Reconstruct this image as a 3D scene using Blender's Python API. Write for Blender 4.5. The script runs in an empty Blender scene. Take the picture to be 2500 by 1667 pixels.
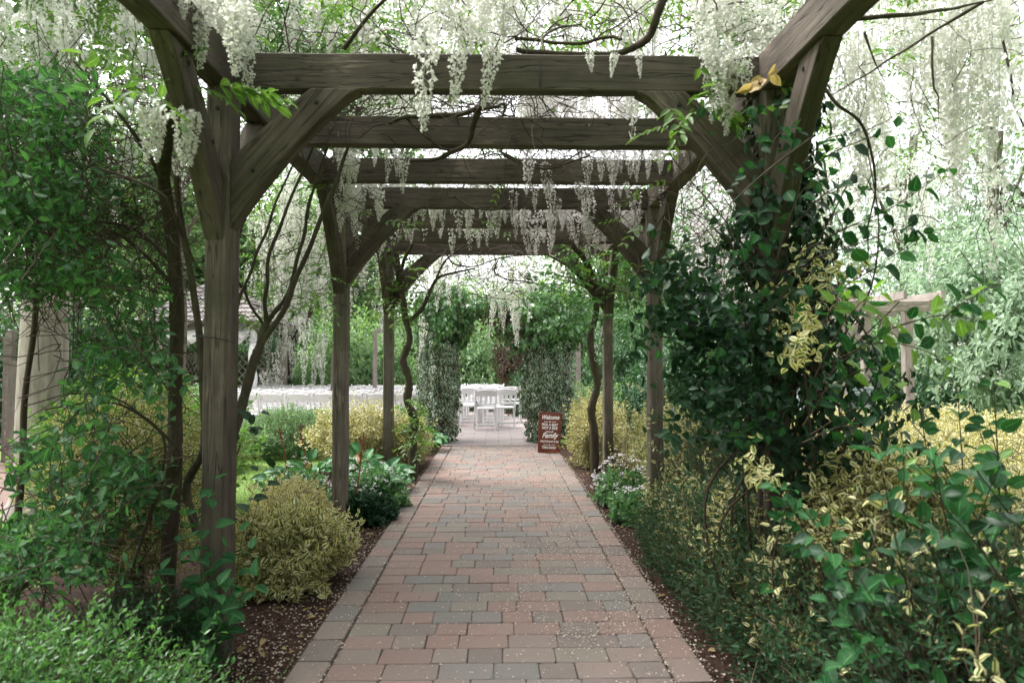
import bpy, bmesh, math, random
import numpy as np
from mathutils import Matrix, Vector

R = math.radians
scene = bpy.context.scene
COL = scene.collection
rng = np.random.default_rng(7)
random.seed(7)

# ------------------------------------------------------------------ camera
CAM = np.array([0.0, 0.0, 1.36])
YAW, PITCH, FPX = R(1.13), R(1.735), 24 / 36 * 2500
cd = bpy.data.cameras.new('camera')
cam = bpy.data.objects.new('camera', cd)
COL.objects.link(cam)
cam.location = CAM
cam.rotation_euler = (math.pi / 2 + PITCH, 0, -YAW)
cd.lens, cd.sensor_width = 24, 36
cd.clip_start, cd.clip_end = 0.05, 400
cd.dof.use_dof = True
cd.dof.focus_distance = 9.0
cd.dof.aperture_fstop = 3.5
scene.camera = cam

# ------------------------------------------------------------------ sky, sun, exposure
SUN_EL, SUN_ROT = R(62), R(-62)
w = bpy.data.worlds.new('World')
scene.world = w
w.use_nodes = True
nt = w.node_tree
nt.nodes.clear()
sky = nt.nodes.new('ShaderNodeTexSky')
sky.sky_type = 'NISHITA'
sky.sun_disc = False
sky.sun_elevation, sky.sun_rotation = SUN_EL, SUN_ROT
sky.air_density, sky.dust_density, sky.ozone_density = 1.0, 4.0, 1.0
hs = nt.nodes.new('ShaderNodeHueSaturation')
hs.inputs['Saturation'].default_value = 0.12
bg = nt.nodes.new('ShaderNodeBackground')
bg.inputs['Strength'].default_value = 0.15
wo = nt.nodes.new('ShaderNodeOutputWorld')
nt.links.new(sky.outputs[0], hs.inputs['Color'])
nt.links.new(hs.outputs[0], bg.inputs['Color'])
nt.links.new(bg.outputs[0], wo.inputs['Surface'])
sd = bpy.data.lights.new('sun', 'SUN')
sd.energy, sd.angle, sd.color = 1.3, R(24), (1, .96, .92)
sun = bpy.data.objects.new('sun', sd)
COL.objects.link(sun)
sdir = Vector((math.sin(SUN_ROT) * math.cos(SUN_EL), math.cos(SUN_ROT) * math.cos(SUN_EL), math.sin(SUN_EL)))
sun.rotation_euler = sdir.to_track_quat('Z', 'Y').to_euler()
sun.location = (0, 0, 30)
vs = scene.view_settings
vs.view_transform, vs.look, vs.gamma, vs.use_curve_mapping = 'Standard', 'None', 1.0, False
vs.exposure = 2.12
cy = scene.cycles
cy.max_bounces, cy.diffuse_bounces, cy.glossy_bounces = 9, 8, 2
cy.transmission_bounces, cy.transparent_max_bounces = 8, 4
cy.sample_clamp_indirect = 6
cy.caustics_reflective = cy.caustics_refractive = False

# ------------------------------------------------------------------ helpers
def at(px, py, Y):
    """world point at distance Y along the path for a spot of the 2500 px wide photograph"""
    f = np.array([math.sin(YAW) * math.cos(PITCH), math.cos(YAW) * math.cos(PITCH), math.sin(PITCH)])
    r = np.array([math.cos(YAW), -math.sin(YAW), 0.0])
    u = np.cross(r, f)
    d = f * FPX + r * (px - 1250) + u * (833.5 - py)
    return CAM + d * (Y / d[1])

def tag(o, label=None, cat=None, group=None, kind=None):
    for k, v in (('label', label), ('category', cat), ('group', group), ('kind', kind)):
        if v: o[k] = v
    return o

def empty(name, loc=(0, 0, 0), rz=0.0, parent=None):
    o = bpy.data.objects.new(name, None)
    COL.objects.link(o)
    o.empty_display_size = .1
    o.location = [float(c) for c in loc]
    o.rotation_euler = (0, 0, rz)
    if parent: o.parent = parent
    return o

def put(name, mesh, parent=None, mat=None, matrix=None, own=False):
    o = bpy.data.objects.new(name, mesh)
    COL.objects.link(o)
    if mat is not None:
        if not mesh.materials: mesh.materials.append(mat)
        if own:
            o.material_slots[0].link = 'OBJECT'
            o.material_slots[0].material = mat
    if parent: o.parent = parent
    if matrix is not None: o.matrix_local = matrix
    return o

def copy_tree(o, parent=None):
    c = o.copy(); COL.objects.link(c); c.parent = parent
    for ch in list(o.children): copy_tree(ch, c)
    return c

def npmesh(name, V, F, UV=None, smooth=False):
    """V (n,3), F (m,k) with k = 3 or 4, UV (n,2)"""
    V = np.ascontiguousarray(V, dtype=np.float32); F = np.ascontiguousarray(F, dtype=np.int32)
    m = bpy.data.meshes.new(name)
    k = F.shape[1]
    m.vertices.add(len(V)); m.vertices.foreach_set('co', V.ravel())
    m.loops.add(F.size); m.loops.foreach_set('vertex_index', F.ravel())
    m.polygons.add(len(F))
    m.polygons.foreach_set('loop_start', np.arange(0, F.size, k, dtype=np.int32))
    m.polygons.foreach_set('loop_total', np.full(len(F), k, dtype=np.int32))
    if smooth: m.polygons.foreach_set('use_smooth', np.ones(len(F), dtype=bool))
    if UV is not None:
        l = m.uv_layers.new(name='UVMap')
        l.data.foreach_set('uv', np.ascontiguousarray(UV, dtype=np.float32)[F.ravel()].ravel())
    m.update(calc_edges=True)
    return m

def bm_mesh(name, bm, smooth=False):
    m = bpy.data.meshes.new(name); bm.to_mesh(m); bm.free()
    if smooth: m.polygons.foreach_set('use_smooth', np.ones(len(m.polygons), dtype=bool))
    return m

def add_box(bm, c, s, M=None, bev=0.0):
    """box of size s about c, optionally placed by matrix M"""
    r = bmesh.ops.create_cube(bm, size=1.0, matrix=(M or Matrix()) @ Matrix.Translation(c) @ Matrix.Diagonal((s[0], s[1], s[2], 1)))
    if bev:
        es = {e for v in r['verts'] for e in v.link_edges}
        bmesh.ops.bevel(bm, geom=list(es), offset=bev, segments=1, affect='EDGES')

def boxmesh(name, c, s, bev=0.0, M=None):
    bm = bmesh.new(); add_box(bm, c, s, M, bev); return bm_mesh(name, bm)

def unit(a): return a / np.maximum(np.linalg.norm(a, axis=-1, keepdims=True), 1e-9)
def rdir(n): return unit(rng.normal(size=(n, 3)))

# ---- leaf shapes: x along the leaf, y across, z off the blade, uv = (along, across)
def tmpl(v, f, uv): return (np.array(v, float), np.array(f, int), np.array(uv, float))
T2 = tmpl([(0,0,0),(.45,.5,.1),(1,0,-.06),(.45,-.5,.1)], [(0,2,1),(0,3,2)], [(0,.5),(.5,1),(1,.5),(.5,0)])
T4 = tmpl([(0,0,0),(.28,.42,.07),(.68,.38,.05),(1,0,-.1),(.68,-.38,.05),(.28,-.42,.07)], [(0,2,1),(0,3,2),(0,4,3),(0,5,4)],
          [(0,.5),(.28,1),(.7,1),(1,.5),(.7,0),(.28,0)])
T8 = tmpl([(0,0,0),(.2,.33,.06),(.5,.5,.08),(.8,.3,.0),(1,0,-.16),(.8,-.3,.0),(.5,-.5,.08),(.2,-.33,.06),(.35,0,-.01),(.7,0,-.04)],
          [(0,8,1),(1,8,2),(8,9,2),(2,9,3),(9,4,3),(0,7,8),(7,6,8),(8,6,9),(6,5,9),(9,5,4)],
          [(0,.5),(.2,1),(.5,1),(.8,1),(1,.5),(.8,0),(.5,0),(.2,0),(.35,.5),(.7,.5)])
IVY = tmpl([(.08,0,.03),(0,.34,0),(.3,.3,.02),(.42,.55,-.04),(.6,.22,.03),(1,0,-.08),(.6,-.22,.03),(.42,-.55,-.04),(.3,-.3,.02),(0,-.34,0)],
           [(0,2,1),(0,4,2),(2,4,3),(0,5,4),(0,6,5),(0,8,6),(8,7,6),(0,9,8)],
           [(0,.5),(.1,1),(.3,.8),(.5,1),(.6,.75),(1,.5),(.6,.25),(.5,0),(.3,.2),(.1,0)])
PETAL = tmpl([(0,0,0),(.5,.5,.12),(1,0,0),(.5,-.5,.12)], [(0,2,1),(0,3,2)], [(0,.5),(.5,1),(1,.5),(.5,0)])

class Leafage:
    def __init__(s): s.V, s.F, s.U, s.n = [], [], [], 0
    def add(s, P, D, N, L, W, T=T2, curl=1.0):
        P = np.asarray(P, float); n = len(P)
        if n == 0: return
        tv, tf, tu = T
        D = unit(np.asarray(D, float)); N = np.asarray(N, float)
        S = np.cross(N, D); bad = np.linalg.norm(S, axis=1) < 1e-4
        S[bad] = np.cross(D[bad], [0.3, 0.5, 0.8]); S = unit(S); N = np.cross(D, S)
        L = np.broadcast_to(L, n)[:, None, None]; W = np.broadcast_to(W, n)[:, None, None]
        cz = tv[None, :, 2:3] * L * (curl if np.isscalar(curl) else np.asarray(curl)[:, None, None])
        V = P[:, None] + tv[None, :, 0:1] * L * D[:, None] + tv[None, :, 1:2] * W * S[:, None] + cz * N[:, None]
        k = len(tv)
        s.V.append(V.reshape(-1, 3)); s.F.append((tf[None] + (s.n + np.arange(n) * k)[:, None, None]).reshape(-1, 3))
        s.U.append(np.tile(tu, (n, 1))); s.n += n * k
    def mesh(s, name, smooth=False):
        return npmesh(name, np.concatenate(s.V), np.concatenate(s.F), np.concatenate(s.U), smooth)

def tube_arrays(C, Rad, sides=3, caps=False):
    """C (m,k,3) polylines, Rad (m,k)"""
    C = np.asarray(C, float); m, k, _ = C.shape
    T = np.gradient(C, axis=1); T = unit(T)
    ref = np.where(np.abs(T[..., 2:3]) > .9, np.array([1., 0, 0]), np.array([0, 0, 1.]))
    if k > 2:                                    # one reference per polyline keeps the tube untwisted
        mt = unit(T.mean(axis=1, keepdims=True)); r0 = np.where(np.abs(mt[..., 2:3]) > .75, np.array([1., .2, 0]), np.array([0, 0, 1.]))
        ref = np.broadcast_to(r0, T.shape)
    A = unit(np.cross(T, ref)); B = np.cross(T, A)
    a = np.arange(sides) * 2 * math.pi / sides
    V = C[:, :, None] + Rad[:, :, None, None] * (np.cos(a)[None, None, :, None] * A[:, :, None] + np.sin(a)[None, None, :, None] * B[:, :, None])
    V = V.reshape(-1, 3)
    i = np.arange(m)[:, None, None] * k * sides + np.arange(k - 1)[None, :, None] * sides
    j = np.arange(sides)[None, None]; j2 = (j + 1) % sides
    F = np.stack([i + j, i + j2, i + sides + j2, i + sides + j], -1).reshape(-1, 4)
    return V, F

class Tubes:
    def __init__(s): s.V, s.F, s.n = [], [], 0
    def add(s, C, Rad, sides=3):
        V, F = tube_arrays(C, np.asarray(Rad, float), sides); s.V.append(V); s.F.append(F + s.n); s.n += len(V)
    def mesh(s, name, smooth=True): return npmesh(name, np.concatenate(s.V), np.concatenate(s.F), None, smooth)

def spline(pts, n=24):
    P = np.array(pts, float); P = np.vstack([2 * P[0] - P[1], P, 2 * P[-1] - P[-2]])
    out = []; seg = len(P) - 3; per = max(2, n // seg)
    for i in range(seg):
        p0, p1, p2, p3 = P[i:i + 4]
        for t in np.linspace(0, 1, per, endpoint=False):
            out.append(.5 * ((2 * p1) + (-p0 + p2) * t + (2 * p0 - 5 * p1 + 4 * p2 - p3) * t * t + (-p0 + 3 * p1 - 3 * p2 + p3) * t ** 3))
    out.append(P[-2]); return np.array(out)

def vine(pts, r0, r1, n=40, knob=.15, wob=0.0, sides=8):
    C = spline(pts, n); k = len(C); t = np.linspace(0, 1, k)
    if wob: C = C + wob * np.stack([np.sin(t * 23 + r0 * 99), np.cos(t * 19 + r1 * 77), .4 * np.sin(t * 31)], 1)
    rad = (r0 + (r1 - r0) * t) * (1 + knob * rng.normal(size=k) * .6)
    return C[None], rad[None], sides

def walks(start, d, length, k=8, wander=.35, grav=0.0):
    P = [np.asarray(start, float)]; d = unit(np.asarray(d, float)); n = len(d)
    st = (np.broadcast_to(length, n) / (k - 1))[:, None]
    for _ in range(k - 1):
        d = unit(d + wander * rng.normal(size=(n, 3)) + np.array([0, 0, grav]))
        P.append(P[-1] + d * st)
    return np.stack(P, 1)

def along(C, t):
    """points and directions at parameters t (m,q) of polylines C (m,k,3)"""
    k = C.shape[1]; x = np.clip(t * (k - 1), 0, k - 1.001); i = x.astype(int); f = (x - i)[..., None]
    m = np.arange(len(C))[:, None]
    a, b = C[m, i], C[m, i + 1]
    return a + (b - a) * f, unit(b - a)

def twig_leaves(lf, tips, dirs, k, tl, L, W, T=T2, openness=.9, down=0.0, rnd=.35):
    """pairs of leaves up each twig that ends at tips"""
    n = len(tips)
    t = np.linspace(0, 1, k)[None].repeat(n, 0) + rng.normal(size=(n, k)) * .03
    P = tips[:, None] - dirs[:, None] * (np.broadcast_to(tl, n)[:, None, None] * (1 - t)[..., None])
    a = np.arange(k)[None] * 2.4 + rng.uniform(0, 6.28, (n, 1))
    ref = np.where(np.abs(dirs[:, 2:3]) > .9, np.array([1., 0, 0]), np.array([0, 0, 1.]))
    A = unit(np.cross(dirs, ref)); B = np.cross(dirs, A)
    rad = np.cos(a)[..., None] * A[:, None] + np.sin(a)[..., None] * B[:, None]
    op = openness * (1 - .6 * np.clip(t, 0, 1) ** 3)[..., None]
    D = dirs[:, None] * (1 - op * .6) + rad * op + rng.normal(size=(n, k, 3)) * rnd * .4 + np.array([0, 0, -down])
    N = dirs[:, None] + rng.normal(size=(n, k, 3)) * rnd + np.array([0, 0, .35])
    sz = np.clip(rng.normal(1, .18, (n, k)), .5, 1.5) * (1.05 - .35 * np.clip(t, 0, 1) ** 4)
    lf.add(P.reshape(-1, 3), D.reshape(-1, 3), N.reshape(-1, 3), (L * sz).ravel(), (W * sz).ravel(), T)

def lumpy(D, amp, f=3.0, seed=0):
    r = np.random.default_rng(seed); s = np.zeros(len(D))
    for i in range(5):
        k = r.normal(size=3) * f * (1 + .5 * i); s += np.sin(D @ k + r.uniform(0, 6)) / (1 + .5 * i)
    return 1 + amp * s / 2

def blob(n, c, r, shell=.6, lump=.2, f=2.5, seed=0, zmin=None, up=.4):
    """points and growth directions inside a lumpy ellipsoid, most of them near its skin"""
    out = []; dd = []; need = n
    while need > 0:
        D = rdir(int(need * 1.6) + 8)
        q = shell + (1 - shell) * rng.uniform(0, 1, len(D)) ** .6
        stray = np.where(rng.uniform(size=len(D)) < .05, rng.uniform(1.08, 1.32, len(D)), 1.0)
        P = np.array(c) + D * np.array(r) * (q * stray * lumpy(D, lump, f, seed))[:, None]
        G = unit(D / np.array(r) * min(r) + np.array([0, 0, up]) + rng.normal(size=D.shape) * .3)
        if zmin is not None:
            ok = P[:, 2] > zmin; P, G = P[ok], G[ok]
        out.append(P); dd.append(G); need -= len(P)
    return np.concatenate(out)[:n], np.concatenate(dd)[:n]

# ------------------------------------------------------------------ materials
def newmat(name):
    m = bpy.data.materials.new(name); m.use_nodes = True
    nt = m.node_tree; nt.nodes.clear()
    out = nt.nodes.new('ShaderNodeOutputMaterial')
    return m, nt, out

class NG:
    def __init__(s, nt): s.t = nt
    def n(s, typ, **kw):
        x = s.t.nodes.new(typ)
        for k, v in kw.items():
            if k.startswith('_'): setattr(x, k[1:], v)
        return x
    def l(s, a, b): s.t.links.new(a, b)
    def val(s, sock, v):
        if hasattr(v, 'is_linked') or isinstance(v, bpy.types.NodeSocket): s.l(v, sock)
        else: sock.default_value = v if not isinstance(v, tuple) or len(v) == 4 or sock.type == 'VECTOR' else (*v, 1)
    def mix(s, f, a, b, mode='MIX'):
        x = s.n('ShaderNodeMix'); x.data_type = 'RGBA'; x.blend_type = mode
        s.val(x.inputs[0], f); s.val(x.inputs[6], a); s.val(x.inputs[7], b); return x.outputs[2]
    def math(s, op, a, b=0.0, clamp=False):
        x = s.n('ShaderNodeMath'); x.operation = op; x.use_clamp = clamp
        s.val(x.inputs[0], a); s.val(x.inputs[1], b); return x.outputs[0]
    def noise(s, vec, scale, detail=4, rough=.55, out=0):
        x = s.n('ShaderNodeTexNoise'); s.l(vec, x.inputs['Vector']); x.inputs['Scale'].default_value = scale
        x.inputs['Detail'].default_value = detail; x.inputs['Roughness'].default_value = rough; return x.outputs[out]
    def ramp(s, f, stops):
        x = s.n('ShaderNodeValToRGB'); e = x.color_ramp.elements
        while len(e) < len(stops): e.new(.5)
        for q, (p, c) in zip(e, stops): q.position = p; q.color = (*c, 1) if len(c) == 3 else c
        s.val(x.inputs[0], f); return x.outputs[0]
    def mapping(s, vec, scale=(1, 1, 1), loc=None):
        x = s.n('ShaderNodeMapping'); s.l(vec, x.inputs[0]); x.inputs['Scale'].default_value = scale
        if loc is not None: s.l(loc, x.inputs['Location'])
        return x.outputs[0]
    def bump(s, h, strength, dist=.01):
        x = s.n('ShaderNodeBump'); s.l(h, x.inputs['Height']); x.inputs['Strength'].default_value = strength
        x.inputs['Distance'].default_value = dist; return x.outputs[0]
    def bsdf(s, col, rough=.6, spec=.3, normal=None):
        x = s.n('ShaderNodeBsdfPrincipled'); s.val(x.inputs['Base Color'], col); s.val(x.inputs['Roughness'], rough)
        s.val(x.inputs['Specular IOR Level'], spec)
        if normal is not None: s.l(normal, x.inputs['Normal'])
        return x

def g(s): return (s, s, s)

def leaf_mat(name, a, b, trans=.35, rough=.42, spec=.35, tcol=None, margin=None, mw=.45, dead=None):
    m, nt, out = newmat(name); G = NG(nt)
    geo = G.n('ShaderNodeNewGeometry'); oi = G.n('ShaderNodeObjectInfo')
    r = G.math('FRACT', G.math('ADD', geo.outputs['Random Per Island'], oi.outputs['Random']))
    base = G.mix(r, a, b)
    tc = G.n('ShaderNodeTexCoord')
    big = G.noise(tc.outputs['Object'], 2.2, 2)
    base = G.mix(G.math('MULTIPLY', big, .45), base, tuple(c * .55 for c in a))
    fine = G.noise(tc.outputs['Object'], 55, 4, .7)
    base = G.mix(G.ramp(fine, [(.5, g(0)), (.72, g(.4))]), base, tuple(min(1, c * 1.5 + .015) for c in b))
    if dead:
        base = G.mix(G.math('GREATER_THAN', r, .965), base, dead)
    uv = G.n('ShaderNodeUVMap'); sp = G.n('ShaderNodeSeparateXYZ'); G.l(uv.outputs[0], sp.inputs[0])
    v = G.math('ABSOLUTE', G.math('SUBTRACT', sp.outputs[1], .5))
    if margin:
        f = G.math('GREATER_THAN', G.math('ADD', G.math('MULTIPLY', v, 2.0), G.math('MULTIPLY', G.math('SUBTRACT', r, .5), .3)), mw)
        f = G.math('MAXIMUM', f, G.math('GREATER_THAN', sp.outputs[0], .86))
        base = G.mix(f, base, G.mix(r, margin, tuple(c * .72 for c in margin)))
    else:
        base = G.mix(G.math('LESS_THAN', v, .035), base, tuple(min(1, c * 1.5 + .01) for c in b))
    p = G.bsdf(base, rough, spec)
    t = G.n('ShaderNodeBsdfTranslucent')
    G.l(G.mix(1.0, base, tcol or (1.5, 1.55, .9), 'MULTIPLY'), t.inputs[0])
    mx = G.n('ShaderNodeMixShader'); mx.inputs[0].default_value = trans
    G.l(p.outputs[0], mx.inputs[1]); G.l(t.outputs[0], mx.inputs[2]); G.l(mx.outputs[0], out.inputs[0])
    return m

def petal_mat(name, a, b, trans=.45):
    m, nt, out = newmat(name); G = NG(nt)
    geo = G.n('ShaderNodeNewGeometry')
    tc = G.n('ShaderNodeTexCoord')
    f = G.math('ADD', G.math('MULTIPLY', geo.outputs['Random Per Island'], .5), G.math('MULTIPLY', G.ramp(G.noise(tc.outputs['Object'], 75, 3), [(.35, g(0)), (.65, g(1))]), .5))
    c = G.mix(f, a, b)
    p = G.bsdf(c, .6, .2); t = G.n('ShaderNodeBsdfTranslucent'); G.l(c, t.inputs[0])
    mx = G.n('ShaderNodeMixShader'); mx.inputs[0].default_value = trans
    G.l(p.outputs[0], mx.inputs[1]); G.l(t.outputs[0], mx.inputs[2]); G.l(mx.outputs[0], out.inputs[0])
    return m

def wood_mat(name, light, dark, moss, moss_amt=.5, bump=.5):
    m, nt, out = newmat(name); G = NG(nt)
    tc = G.n('ShaderNodeTexCoord'); oi = G.n('ShaderNodeObjectInfo')
    off = G.n('ShaderNodeCombineXYZ')
    for i, k in enumerate((31.0, 17.0, 7.0)): G.l(G.math('MULTIPLY', oi.outputs['Random'], k), off.inputs[i])
    vec = G.mapping(tc.outputs['Object'], (1, 1, 1), off.outputs[0])
    grain = G.noise(G.mapping(vec, (1.6, 34, 34)), 1.0, 6, .65)
    fine = G.noise(G.mapping(vec, (6, 160, 160)), 1.0, 3, .6)
    blot = G.noise(vec, 3.2, 5, .6)
    c = G.mix(G.ramp(grain, [(.3, g(0)), (.72, g(1))]), dark, light)
    c = G.mix(G.math('MULTIPLY', fine, .35), c, tuple(x * 1.5 for x in light))
    c = G.mix(G.ramp(blot, [(.38, g(.55)), (.62, g(0))]), c, dark)
    pale = G.noise(G.mapping(vec, (5, 60, 30)), 1.0, 5, .7)
    c = G.mix(G.ramp(G.math('MULTIPLY', pale, G.noise(vec, 1.7, 2)), [(.3, g(0)), (.42, g(.45))]), c, tuple(x * 2.3 for x in light))
    ms = G.noise(G.mapping(vec, (1, 1.6, 1.6)), 2.1, 5, .65)
    c = G.mix(G.ramp(ms, [(.55 - .2 * moss_amt, g(0)), (.75 - .15 * moss_amt, g(.8 * moss_amt + .15))]), c, moss)
    crack = G.noise(G.mapping(vec, (1.1, 26, 26)), 1.0, 2, .5)
    ck = G.ramp(G.math('ABSOLUTE', G.math('SUBTRACT', crack, .5)), [(.0, g(1)), (.014, g(0))])
    c = G.mix(G.math('MULTIPLY', ck, .75), c, tuple(x * .25 for x in dark))
    kv = G.n('ShaderNodeTexVoronoi'); G.l(G.mapping(vec, (1.3, 5, 5)), kv.inputs[0]); kv.inputs['Scale'].default_value = 1.4
    kn = G.ramp(kv.outputs['Distance'], [(.0, g(1)), (.07, g(.8)), (.11, g(0))])
    c = G.mix(G.math('MULTIPLY', kn, .7), c, tuple(x * .5 for x in dark))
    h = G.math('SUBTRACT', G.math('ADD', G.math('MULTIPLY', grain, .6), G.math('MULTIPLY', fine, .4)), ck)
    p = G.bsdf(c, .78, .25, G.bump(h, bump, .006)); G.l(p.outputs[0], out.inputs[0])
    return m

def bark_mat(name, a, b, moss=None, sc=1.0, amt=.5):
    m, nt, out = newmat(name); G = NG(nt); tc = G.n('ShaderNodeTexCoord'); v = tc.outputs['Object']
    n1 = G.noise(G.mapping(v, (30 * sc, 30 * sc, 6 * sc)), 1, 6, .65)
    c = G.mix(G.ramp(n1, [(.3, g(0)), (.7, g(1))]), a, b)
    if moss: c = G.mix(G.ramp(G.noise(v, 3 * sc, 4), [(.45, g(0)), (.65, g(amt))]), c, moss)
    p = G.bsdf(c, .85, .2, G.bump(n1, .6, .01)); G.l(p.outputs[0], out.inputs[0]); return m

def plain_mat(name, c, rough=.6, spec=.3, var=.12, sc=8, bump=0.0):
    m, nt, out = newmat(name); G = NG(nt); tc = G.n('ShaderNodeTexCoord')
    n1 = G.noise(tc.outputs['Object'], sc, 5)
    col = G.mix(G.ramp(n1, [(.35, g(0)), (.65, g(1))]), tuple(x * (1 - var) for x in c), tuple(min(1, x * (1 + var)) for x in c))
    p = G.bsdf(col, rough, spec, G.bump(n1, bump, .01) if bump else None); G.l(p.outputs[0], out.inputs[0]); return m

M = {}
M['timber'] = wood_mat('weathered_timber', (.140, .112, .090), (.032, .024, .019), (.046, .050, .024), .45, .8)
M['lit_post_timber'] = wood_mat('weathered_post_lit', (.185, .155, .125), (.055, .043, .034), (.085, .095, .045), .45, .8)  # lighter copy of the timber; light on the far posts put into its colour
M['grey_timber'] = wood_mat('grey_timber', (.20, .175, .155), (.10, .085, .072), (.10, .11, .07), .15)
M['pale_timber'] = wood_mat('pale_timber', (.36, .31, .28), (.20, .17, .15), (.2, .2, .15), .05)
M['bark'] = bark_mat('vine_bark', (.022, .017, .012), (.085, .066, .045), (.05, .065, .02), 1, .5)
M['bark_pale'] = bark_mat('pale_bark', (.22, .18, .16), (.44, .375, .34), None, .6)
M['bark_tree'] = bark_mat('tree_bark', (.06, .05, .04), (.17, .14, .12), (.10, .14, .06), .5, .5)
M['twig'] = plain_mat('twig', (.055, .038, .025), .8)
M['twig_tan'] = plain_mat('dry_twig', (.16, .12, .085), .8)
M['twig_green'] = plain_mat('green_stem', (.07, .10, .03), .7)
M['red_stem'] = plain_mat('red_stem', (.28, .05, .035), .6)
M['blossom'] = petal_mat('wisteria_blossom', (.76, .755, .71), (.60, .615, .52), .50)
M['blossom_shade'] = petal_mat('wisteria_blossom_pinkish', (.78, .75, .745), (.62, .585, .575), .48)  # slightly pinker blossom tone
M['wist_leaf'] = leaf_mat('wisteria_leaf', (.065, .15, .03), (.13, .23, .055), .42, .4, .3)
M['wist_leaf_dark'] = leaf_mat('older_wisteria_leaf', (.03, .09, .03), (.06, .15, .045), .38, .4, .3)
M['rose_leaf'] = leaf_mat('climber_leaf', (.022, .085, .032), (.09, .22, .075), .40, .45, .25)
M['ivy'] = leaf_mat('ivy_leaf', (.035, .11, .045), (.15, .29, .11), .28, .33, .5)
M['ivy_cream'] = leaf_mat('cream_edged_ivy_leaf', (.03, .085, .04), (.055, .13, .055), .2, .35, .45, margin=(.66, .68, .55), mw=.56)
M['dark_leaf'] = leaf_mat('dark_glossy_leaf', (.008, .030, .013), (.024, .068, .028), .2, .45, .22)
M['gold'] = leaf_mat('gold_edged_leaf', (.07, .13, .03), (.12, .17, .04), .28, .45, .3, margin=(.68, .62, .34), mw=.36)
M['gold_pale'] = leaf_mat('pale_gold_leaf', (.14, .19, .06), (.22, .24, .09), .3, .5, .25, margin=(.68, .60, .36), mw=.28)
M['lonicera'] = leaf_mat('small_box_leaf', (.045, .15, .04), (.13, .29, .085), .38, .3, .5)
M['needle'] = leaf_mat('narrow_dark_leaf', (.012, .045, .020), (.044, .115, .044), .22, .5, .2)
M['big_leaf'] = leaf_mat('broad_leaf', (.012, .062, .020), (.036, .13, .036), .34, .5, .15)
M['big_leaf_lime'] = leaf_mat('broad_lime_leaf', (.10, .22, .04), (.17, .30, .06), .45, .4, .35)
M['bergenia'] = leaf_mat('bergenia_leaf', (.035, .13, .045), (.08, .23, .075), .22, .42, .35, dead=(.24, .15, .06))
M['hedge'] = leaf_mat('hedge_leaf', (.035, .10, .05), (.14, .25, .12), .32, .45, .3)
M['hedge_bright'] = leaf_mat('bright_hedge_leaf', (.06, .15, .065), (.22, .34, .17), .4, .45, .3)  # paled in colour to stand in for the washed-out haze of distance
M['hedge_dark'] = leaf_mat('dark_hedge_leaf', (.025, .075, .035), (.06, .14, .06), .25, .4, .35)
M['tree_leaf'] = leaf_mat('tree_leaf', (.06, .13, .06), (.21, .31, .15), .38, .45, .3)
M['tree_leaf_lime'] = leaf_mat('lime_tree_leaf', (.10, .20, .09), (.26, .37, .21), .42, .45, .3)
M['airy_leaf'] = leaf_mat('sunlit_far_leaf', (.17, .27, .17), (.36, .45, .33), .45, .5, .25, tcol=(1.15, 1.2, 1.0))  # paler copy of the tree leaf, sunlit far brightness painted into it
M['copper'] = leaf_mat('copper_leaf', (.04, .045, .03), (.10, .05, .04), .3, .45, .3)
M['withered'] = leaf_mat('withered_leaf', (.36, .26, .12), (.42, .32, .17), .35, .6, .2)
M['white_petal'] = petal_mat('white_petal', (.85, .82, .82), (.75, .66, .70), .35)
M['petal_litter'] = petal_mat('fallen_petal', (.62, .55, .48), (.42, .33, .25), .2)
M['plastic'] = plain_mat('white_resin', (.70, .69, .695), .4, .4, .02, 3)
M['cloth'] = plain_mat('white_cloth', (.80, .78, .78), .8, .1, .03, 6)
M['blue_grey'] = plain_mat('blue_grey_paint', (.30, .36, .38), .6, .3, .1, 10)
M['sign'] = plain_mat('red_brown_stain', (.135, .032, .018), .5, .35, .18, 5)
M['paint'] = plain_mat('white_lettering', (.82, .8, .78), .6, .2, .02)
M['shingle'] = plain_mat('grey_shingle', (.26, .23, .23), .85, .2, .25, 14, .3)
M['copper_wire'] = plain_mat('orange_twine', (.45, .17, .06), .5)
M['black_iron'] = plain_mat('dark_wire', (.02, .02, .02), .6)
# ------------------------------------------------------------------ setting: ground, lawn, beds, path, patio
def ground_mat():
    m, nt, out = newmat('lawn'); G = NG(nt); tc = G.n('ShaderNodeTexCoord'); v = tc.outputs['Object']
    c = G.mix(G.ramp(G.noise(v, 1.3, 5), [(.4, g(0)), (.62, g(1))]), (.09, .17, .035), (.16, .24, .07))
    c = G.mix(G.ramp(G.noise(v, 60, 3), [(.4, g(0)), (.7, g(.6))]), c, (.20, .24, .09))
    p = G.bsdf(c, .9, .1, G.bump(G.noise(v, 120, 3), .6, .02)); G.l(p.outputs[0], out.inputs[0]); return m
def mulch_mat(name, a, b):
    m, nt, out = newmat(name); G = NG(nt); tc = G.n('ShaderNodeTexCoord'); v = tc.outputs['Object']
    n1 = G.noise(v, 22, 6, .7)
    vo = G.n('ShaderNodeTexVoronoi'); G.l(v, vo.inputs[0]); vo.inputs['Scale'].default_value = 45
    c = G.mix(G.ramp(n1, [(.35, g(0)), (.65, g(1))]), a, b)
    c = G.mix(G.math('MULTIPLY', vo.outputs['Distance'], .6), c, tuple(x * .4 for x in a))
    p = G.bsdf(c, .9, .15, G.bump(n1, .9, .03)); G.l(p.outputs[0], out.inputs[0]); return m
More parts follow.
